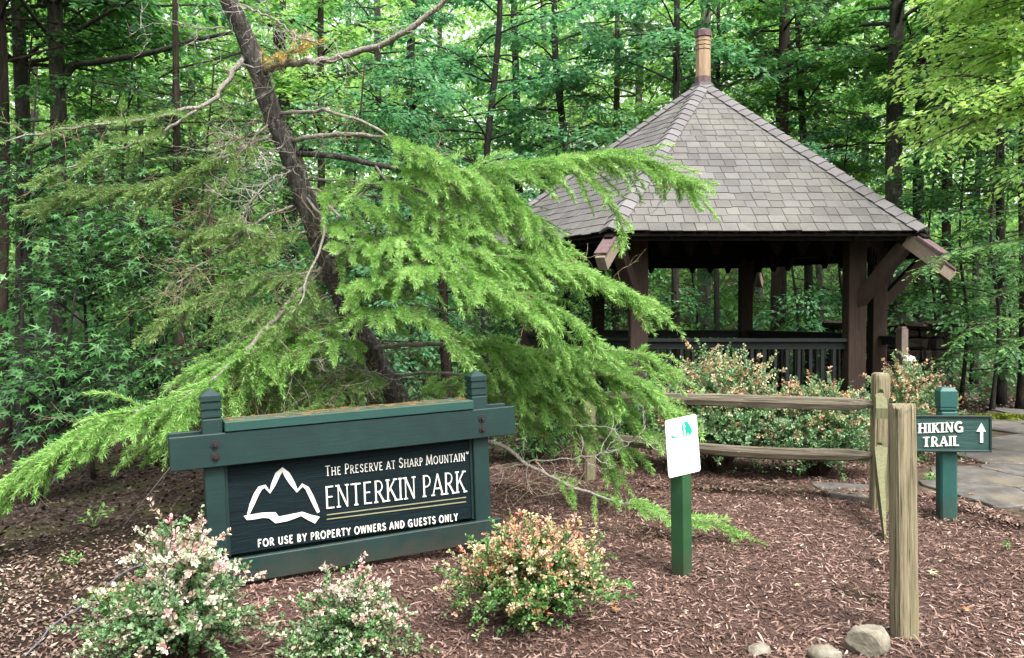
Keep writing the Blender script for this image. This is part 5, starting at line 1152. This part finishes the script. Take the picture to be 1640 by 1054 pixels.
T(1082, 16.0, 14, 'dark trunk seen through the left part of the pavilion', 'bark_dark', 'leaf_b', 6.0, 16, 2.4)
T(1148, 17.5, 9, 'thin dark pole seen right of the pale trunk through the pavilion', 'bark_dark', 'leaf_a', 5.0, 16, 2.4)
T(1244, 17.0, 20, 'broad dark trunk seen through the pavilion right of its back post', 'bark_brown', 'leaf_d', 6.5, 14, 2.4, .02)
T(1296, 18.0, 15, 'dark leaning trunk above the right roof slope', 'bark_dark', 'leaf_a', 4.8, 20, 2.6, -.05, .05)
T(1314, 20.0, 12, 'pale lichen covered slim stem seen through the pavilion', 'bark_pale', 'leaf_b', 5.0, 16, 2.4, -.03)
T(1434, 15.5, 31, 'tallest stout dark trunk right of the pavilion roof', 'bark_grey', 'leaf_a', 6.4, 16, 2.6, -.008)
T(1384, 22.0, 15, 'slim trunk behind the right corner post of the pavilion', 'bark_dark', 'leaf_c', 3.6, 22, 3.0)
T(1472, 16.5, 19, 'dark trunk behind the right rafter tail of the pavilion', 'bark_dark', 'leaf_b', 4.8, 16, 2.4)
T(1517, 15.0, 15, 'brown trunk rising behind the trail sign post', 'bark_brown', 'leaf_a', 5.0, 16, 2.4)
T(1504, 18.0, 8, 'thin sinuous sapling stem under the bright leaves at right', 'bark_dark', 'leaf_c', 3.6, 18, 2.4, .04, .2)
T(1562, 18.0, 11, 'slim dark stem below the hemlock bough tips', 'bark_dark', 'leaf_d', 4.2, 18, 2.4, .03)
T(1604, 14.0, 14, 'dark trunk near the right edge behind the hemlock boughs', 'bark_dark', 'leaf_d', 4.6, 16, 2.4)
T(1644, 13.0, 22, 'brown trunk at the right edge above the stone path', 'bark_brown', 'leaf_d', 4.6, 12, 2.2)
T(705, 23.0, 12, 'far slim trunk in the gap left of the bent stem', 'bark_grey', 'leaf_c', 3.0, 24, 3.2)
T(1022, 24.0, 16, 'far trunk behind the left pavilion corner', 'bark_grey', 'leaf_c', 4.0, 24, 3.4)
T(1215, 25.0, 16, 'far trunk behind the middle of the right roof slope', 'bark_grey', 'leaf_c', 4.0, 24, 3.4)
T(1350, 27.0, 14, 'farthest slim trunk behind the right end of the roof', 'bark_grey', 'leaf_c', 4.0, 24, 3.4)
T(400, 25.0, 16, 'far trunk glimpsed left of the leaning conifer stem', 'bark_grey', 'leaf_c', 3.4, 24, 3.4)
T(560, 26.0, 14, 'far trunk between the two slim trunks right of the leaning conifer', 'bark_grey', 'leaf_c', 3.4, 24, 3.4)
T(870, 27.0, 16, 'far trunk above the top of the long bright bough', 'bark_grey', 'leaf_c', 3.4, 24, 3.4)
T(200, 26.0, 16, 'far trunk between the thin pole and dark trunks at left', 'bark_grey', 'leaf_c', 3.4, 24, 3.4)
T(60, 25.0, 16, 'far trunk in the bright gap between the two left trunks', 'bark_grey', 'leaf_c', 3.4, 24, 3.4)
T(1590, 25.0, 16, 'far trunk hidden among bright leaves at right', 'bark_grey', 'leaf_c', 3.4, 24, 3.4)

# bright spring tree that hangs in from the right
bx = P(1760, 700, 9.5); bx[2] = ground_z(bx[0], bx[1]) - .05
broad_tree('beech_tree', 'bright yellow green broadleaf tree hanging in from the right edge', 'tree', bx, [bx, bx + (0, 0, 2.5), bx + (-.1, .1, 5), bx + (0, 0, 8.5)], .13, .05, MAT['bark_grey'], MAT['leaf_bright'], 3.5, 7.0, 44, 2.5, 10, 40, .095, .42, (0, 32), .6, None, (R(135), R(235)), .13)
# undergrowth saplings behind the pavilion
for i, (px, d, lab, lf) in enumerate(((1000, 16.5, 'leafy sapling behind the left side of the pavilion railing', 'leaf_d'), (1110, 19, 'leafy sapling in the middle of the view through the pavilion', 'leaf_b'), (1270, 15.8, 'leafy sapling with pale sprays seen through the pavilion at right', 'leaf_b'), (1345, 16.5, 'leafy sapling behind the stone wall left end', 'leaf_a'),
                                       (1540, 13.8, 'leafy sapling behind the trail sign', 'leaf_d'), (1610, 16, 'leafy sapling at the right edge above the path', 'leaf_d'), (650, 13, 'leafy sapling behind the lower boughs of the leaning conifer', 'leaf_b'), (480, 13.5, 'leafy sapling left behind the leaning trunk', 'leaf_d'), (900, 13.6, 'leafy sapling left of the pavilion', 'leaf_d'), (140, 14, 'leafy sapling behind the dark left trunks', 'leaf_a'), (40, 11.6, 'shaded leafy sapling filling the gap at the left edge', 'leaf_d'), (200, 11.2, 'shaded leafy sapling behind the star leaved saplings', 'leaf_d'), (330, 12.0, 'shaded leafy sapling behind the young hemlock thicket', 'leaf_d'), (570, 12.5, 'shaded leafy sapling right behind the leaning trunk', 'leaf_b'), (1490, 14.6, 'leafy sapling between the stone wall and the brown trunk at right', 'leaf_d'), (1590, 12.9, 'leafy sapling under the hemlock boughs at right', 'leaf_d'), (1190, 20, 'leafy sapling behind the back post of the pavilion', 'leaf_a'), (1420, 19, 'leafy sapling behind the stone wall right end', 'leaf_b'))):
    x = (px - 820) / F * d; gz = ground_z(x, d) - .05; H = gz + rs.uniform(4.6, 5.8)
    broad_tree('sapling', lab, 'tree', (x, d, gz), [np.array(p) for p in ((x, d, gz), (x + .1, d, gz + 1.5), (x - .05, d, gz + 3), (x + .15, d, H))],   .035, .012, MAT['bark_dark'], MAT[lf], gz + .7, H, 22, 1.6, 7, 28, .10, .45, (0, 30), .7, 'undergrowth saplings', None, .15, 6)

def undergrowth():
    r = np.random.default_rng(123); parts = []; n = 1500
    y = r.uniform(11.5, 34, n) ** 1.0; x = r.uniform(-1, 1, n) * (y * .7 + 1.5); k = (np.hypot(x - 2.85, y - 12) > 3.6) & ~((x > 2) & (y < 13.4)); x, y = x[k], y[k]
    z = ground_z(x, y) + r.random(len(x)) ** 1.3 * (.8 + .07 * y)
    for i in range(len(x)):
        m = 30; c = np.array((x[i], y[i], z[i])); p = c + r.normal(0, 1, (m, 3)) * np.array((.45, .4, .16)); p[:, 2] = np.maximum(p[:, 2], ground_z(p[:, 0], p[:, 1]) + .03)
        parts.append(leaves(p, r.normal(0, 1, (m, 3)) + np.array((0, -.3, -.4)), (0, -.2, 1), .15 * r.uniform(.6, 1.2, m), .55, .4))
    V, Fc = join_np(parts); o = link('undergrowth', mesh_np('undergrowth', V, Fc), MAT['leaf_d'], kind='stuff'); tag(o, 'low green undergrowth covering the woodland floor among the trunks', 'undergrowth')
undergrowth()

# far woods that read as one mass on the rising ground
def far_woods():
    r = np.random.default_rng(99); parts = []; n = 2600
    y = r.uniform(27, 58, n); x = r.uniform(-1, 1, n) * (y * .72 + 4); z = ground_z(x, y) + .2 + r.random(n) * (.30 * y + 3)
    for i in range(n):
        m = 46; c = np.array((x[i], y[i], z[i])); p = c + r.normal(0, 1, (m, 3)) * np.array((1.0, .8, .28)); parts.append(leaves(p, r.normal(0, 1, (m, 3)) + np.array((0, -.3, -.5)), (0, -.2, 1), .32 * r.uniform(.6, 1.2, m), .6, .4))
    for i in range(420):
        m = 40; yy = r.uniform(24, 32); c = np.array((r.uniform(-.62, .05) * yy, yy, 0)); c[2] = ground_z(c[0], yy) + r.uniform(.5, 7); p = c + r.normal(0, 1, (m, 3)) * np.array((.9, .7, .28)); parts.append(leaves(p, r.normal(0, 1, (m, 3)) + np.array((0, -.3, -.5)), (0, -.2, 1), .24 * r.uniform(.6, 1.2, m), .6, .4))
    for i in range(560):
        m = 40; yy = r.uniform(24, 36); c = np.array((r.uniform(-.68, .68) * yy, yy, 0)); c[2] = ground_z(c[0], yy) + r.uniform(2.5, 11); p = c + r.normal(0, 1, (m, 3)) * np.array((1.0, .8, .3)); parts.append(leaves(p, r.normal(0, 1, (m, 3)) + np.array((0, -.3, -.5)), (0, -.2, 1), .27 * r.uniform(.6, 1.2, m), .6, .4))
    k = 300; a = r.uniform(R(-155), R(-25), k); d_ = r.uniform(16, 26, k)  # unseen leaf masses added behind the camera to cut low sky light
    for i in range(k):
        m = 40; c = np.array((math.cos(a[i]) * d_[i] * 1.2, math.sin(a[i]) * d_[i] - 1, r.uniform(.5, 9))); p = c + r.normal(0, 1, (m, 3)) * np.array((1.6, 1.2, .6)); parts.append(leaves(p, r.normal(0, 1, (m, 3)) + np.array((0, .3, -.5)), (0, .2, 1), .72 * r.uniform(.6, 1.2, m), .6, .4))
    V, Fc = join_np(parts); o = link('far_woods', mesh_np('far_woods', V, Fc), MAT['leaf_c'], kind='stuff'); tag(o, 'far leafy woods behind the standing trunks, with unseen leaf masses added behind the camera', 'woods')
far_woods()

# ------------------------------------------------------------------ small things
def rock(label, c, s, seed, rot=0):
    r = np.random.default_rng(seed); bm = bmesh.new(); bmesh.ops.create_icosphere(bm, subdivisions=4, radius=1)
    pl = [(nz(r.normal(0, 1, 3)), r.uniform(.55, .85)) for _ in range(9)]
    for v in bm.verts:
        q = np.array(v.co)
        for n_, d_ in pl:
            k = q @ n_
            if k > d_: q = q - n_ * (k - d_)
        v.co = Vector(q * (1 + .02 * math.sin(q[0] * 9 + seed) * math.sin(q[1] * 11) * math.sin(q[2] * 8) + r.normal(0, .006)) * np.array(s))
    me = bpy.data.meshes.new('rock'); bm.to_mesh(me); bm.free(); o = link('rock', me, MAT['rock'], None, (c[0], c[1], s[2] * .35), (0, 0, rot)); tag(o, label, 'rock', 'loose rocks in the mulch'); return o
rock('largest pale angular rock against the near fence post', G(1388, 1040), (.115, .09, .10), 1, .4)
rock('flat brownish rock at the bottom edge left of the angular rock', G(1218, 1046), (.06, .05, .035), 2)
rock('low pale rock touching the angular rock at the bottom edge', G(1322, 1052), (.08, .06, .045), 3)
def cable():
    p = [G(40, 1050), G(95, 1000), G(140, 945 + 25), G(205, 918), G(260, 905)]; c = smooth_curve([q + (0, 0, .02) for q in p], 20); c[:3, 2] -= .02; c[-3:, 2] -= .03
    o = link('cable', MB().tube(c, .0045, 6).mesh('cable', 0, True), MAT['cable']); tag(o, 'thin grey cable poking out of the ground at lower left', 'cable')
    a, b = P(274, 747, 4.66), G(198, 838); c = smooth_curve([a, (a + b) / 2 - np.array((0, 0, .01)), b - np.array((0, 0, .02))], 8); o = link('guy_rope', MB().tube(c, .0035, 5).mesh('rope'), MAT['rope']); tag(o, 'thin taut rope from the sign beam end down to the ground', 'rope')
cable()
def weeds():
    r = np.random.default_rng(5)
    for (x, y, s, lab) in ((640, 1, 0, ''), (1615, 880, .08, 'tiny green weed in the mulch at the right edge'), (1488, 775, .13, 'small green weed beside the trail sign post foot'), (1482, 745, .14, 'small leafy plant between the near post and the trail sign'), (118, 905, .10, 'small green seedlings on the bare ground at left'), (150, 842, .16, 'dark leafy seedling in the shade below the long bough')):
        if not s: continue
        c = G(x, y); c[2] = ground_z(c[0], c[1]); root = thing('weed', lab, 'plant', tuple(c)); sm = MB(); P_, D_ = [], []
        for k in range(7):
            e = np.array((r.normal(0, .45), r.normal(0, .45), r.uniform(.5, 1))) * s; sm.tube([np.zeros(3) - (0, 0, .01), e * .5 + (0, 0, .1 * s), e], .0015, 3, cap=False)
            for _ in range(7): t = r.uniform(.4, 1); P_.append(e * t); D_.append(r.normal(0, 1, 3) * np.array((1, 1, .4)))
        V, Fc = leaves(np.array(P_), np.array(D_), (0, 0, 1), s * .28 * r.uniform(.7, 1.2, len(P_)), .5, .3); link('stems', sm.mesh('stems'), MAT['weed'], root); link('leaves', mesh_np('leaves', V, Fc), MAT['weed'], root)
    star = STAR
    for i, (x, y, s, m, lab) in enumerate(((1490, 925, .055, 'fallen_green', 'pale green fallen star leaf right of the near fence post'), (985, 985, .04, 'fallen_orange', 'orange fallen leaf right of the round barberry'), (1600, 762, .07, 'fallen_orange', 'tan fallen leaf on the stone path near the right edge'), (1555, 800, .07, 'fallen_orange', 'orange fallen leaf on the path edge right of the trail sign'), (1275, 945, .04, 'fallen_green', 'pale fallen leaf in the middle of the mulch'), (1545, 985, .045, 'fallen_orange', 'red brown fallen leaf near the bottom right corner'))):
        c = G(x, y); V = star[0] * s * np.array((1, 1, .6)); o = link('fallen_leaf', mesh_np('fallen_leaf', V, star[1]), MAT[m], None, (c[0], c[1], .035 if not (x > 1540 and y < 830) else .055), (.12, -.1, i * 1.3)); tag(o, lab, 'leaf', 'single fallen leaves')
weeds()
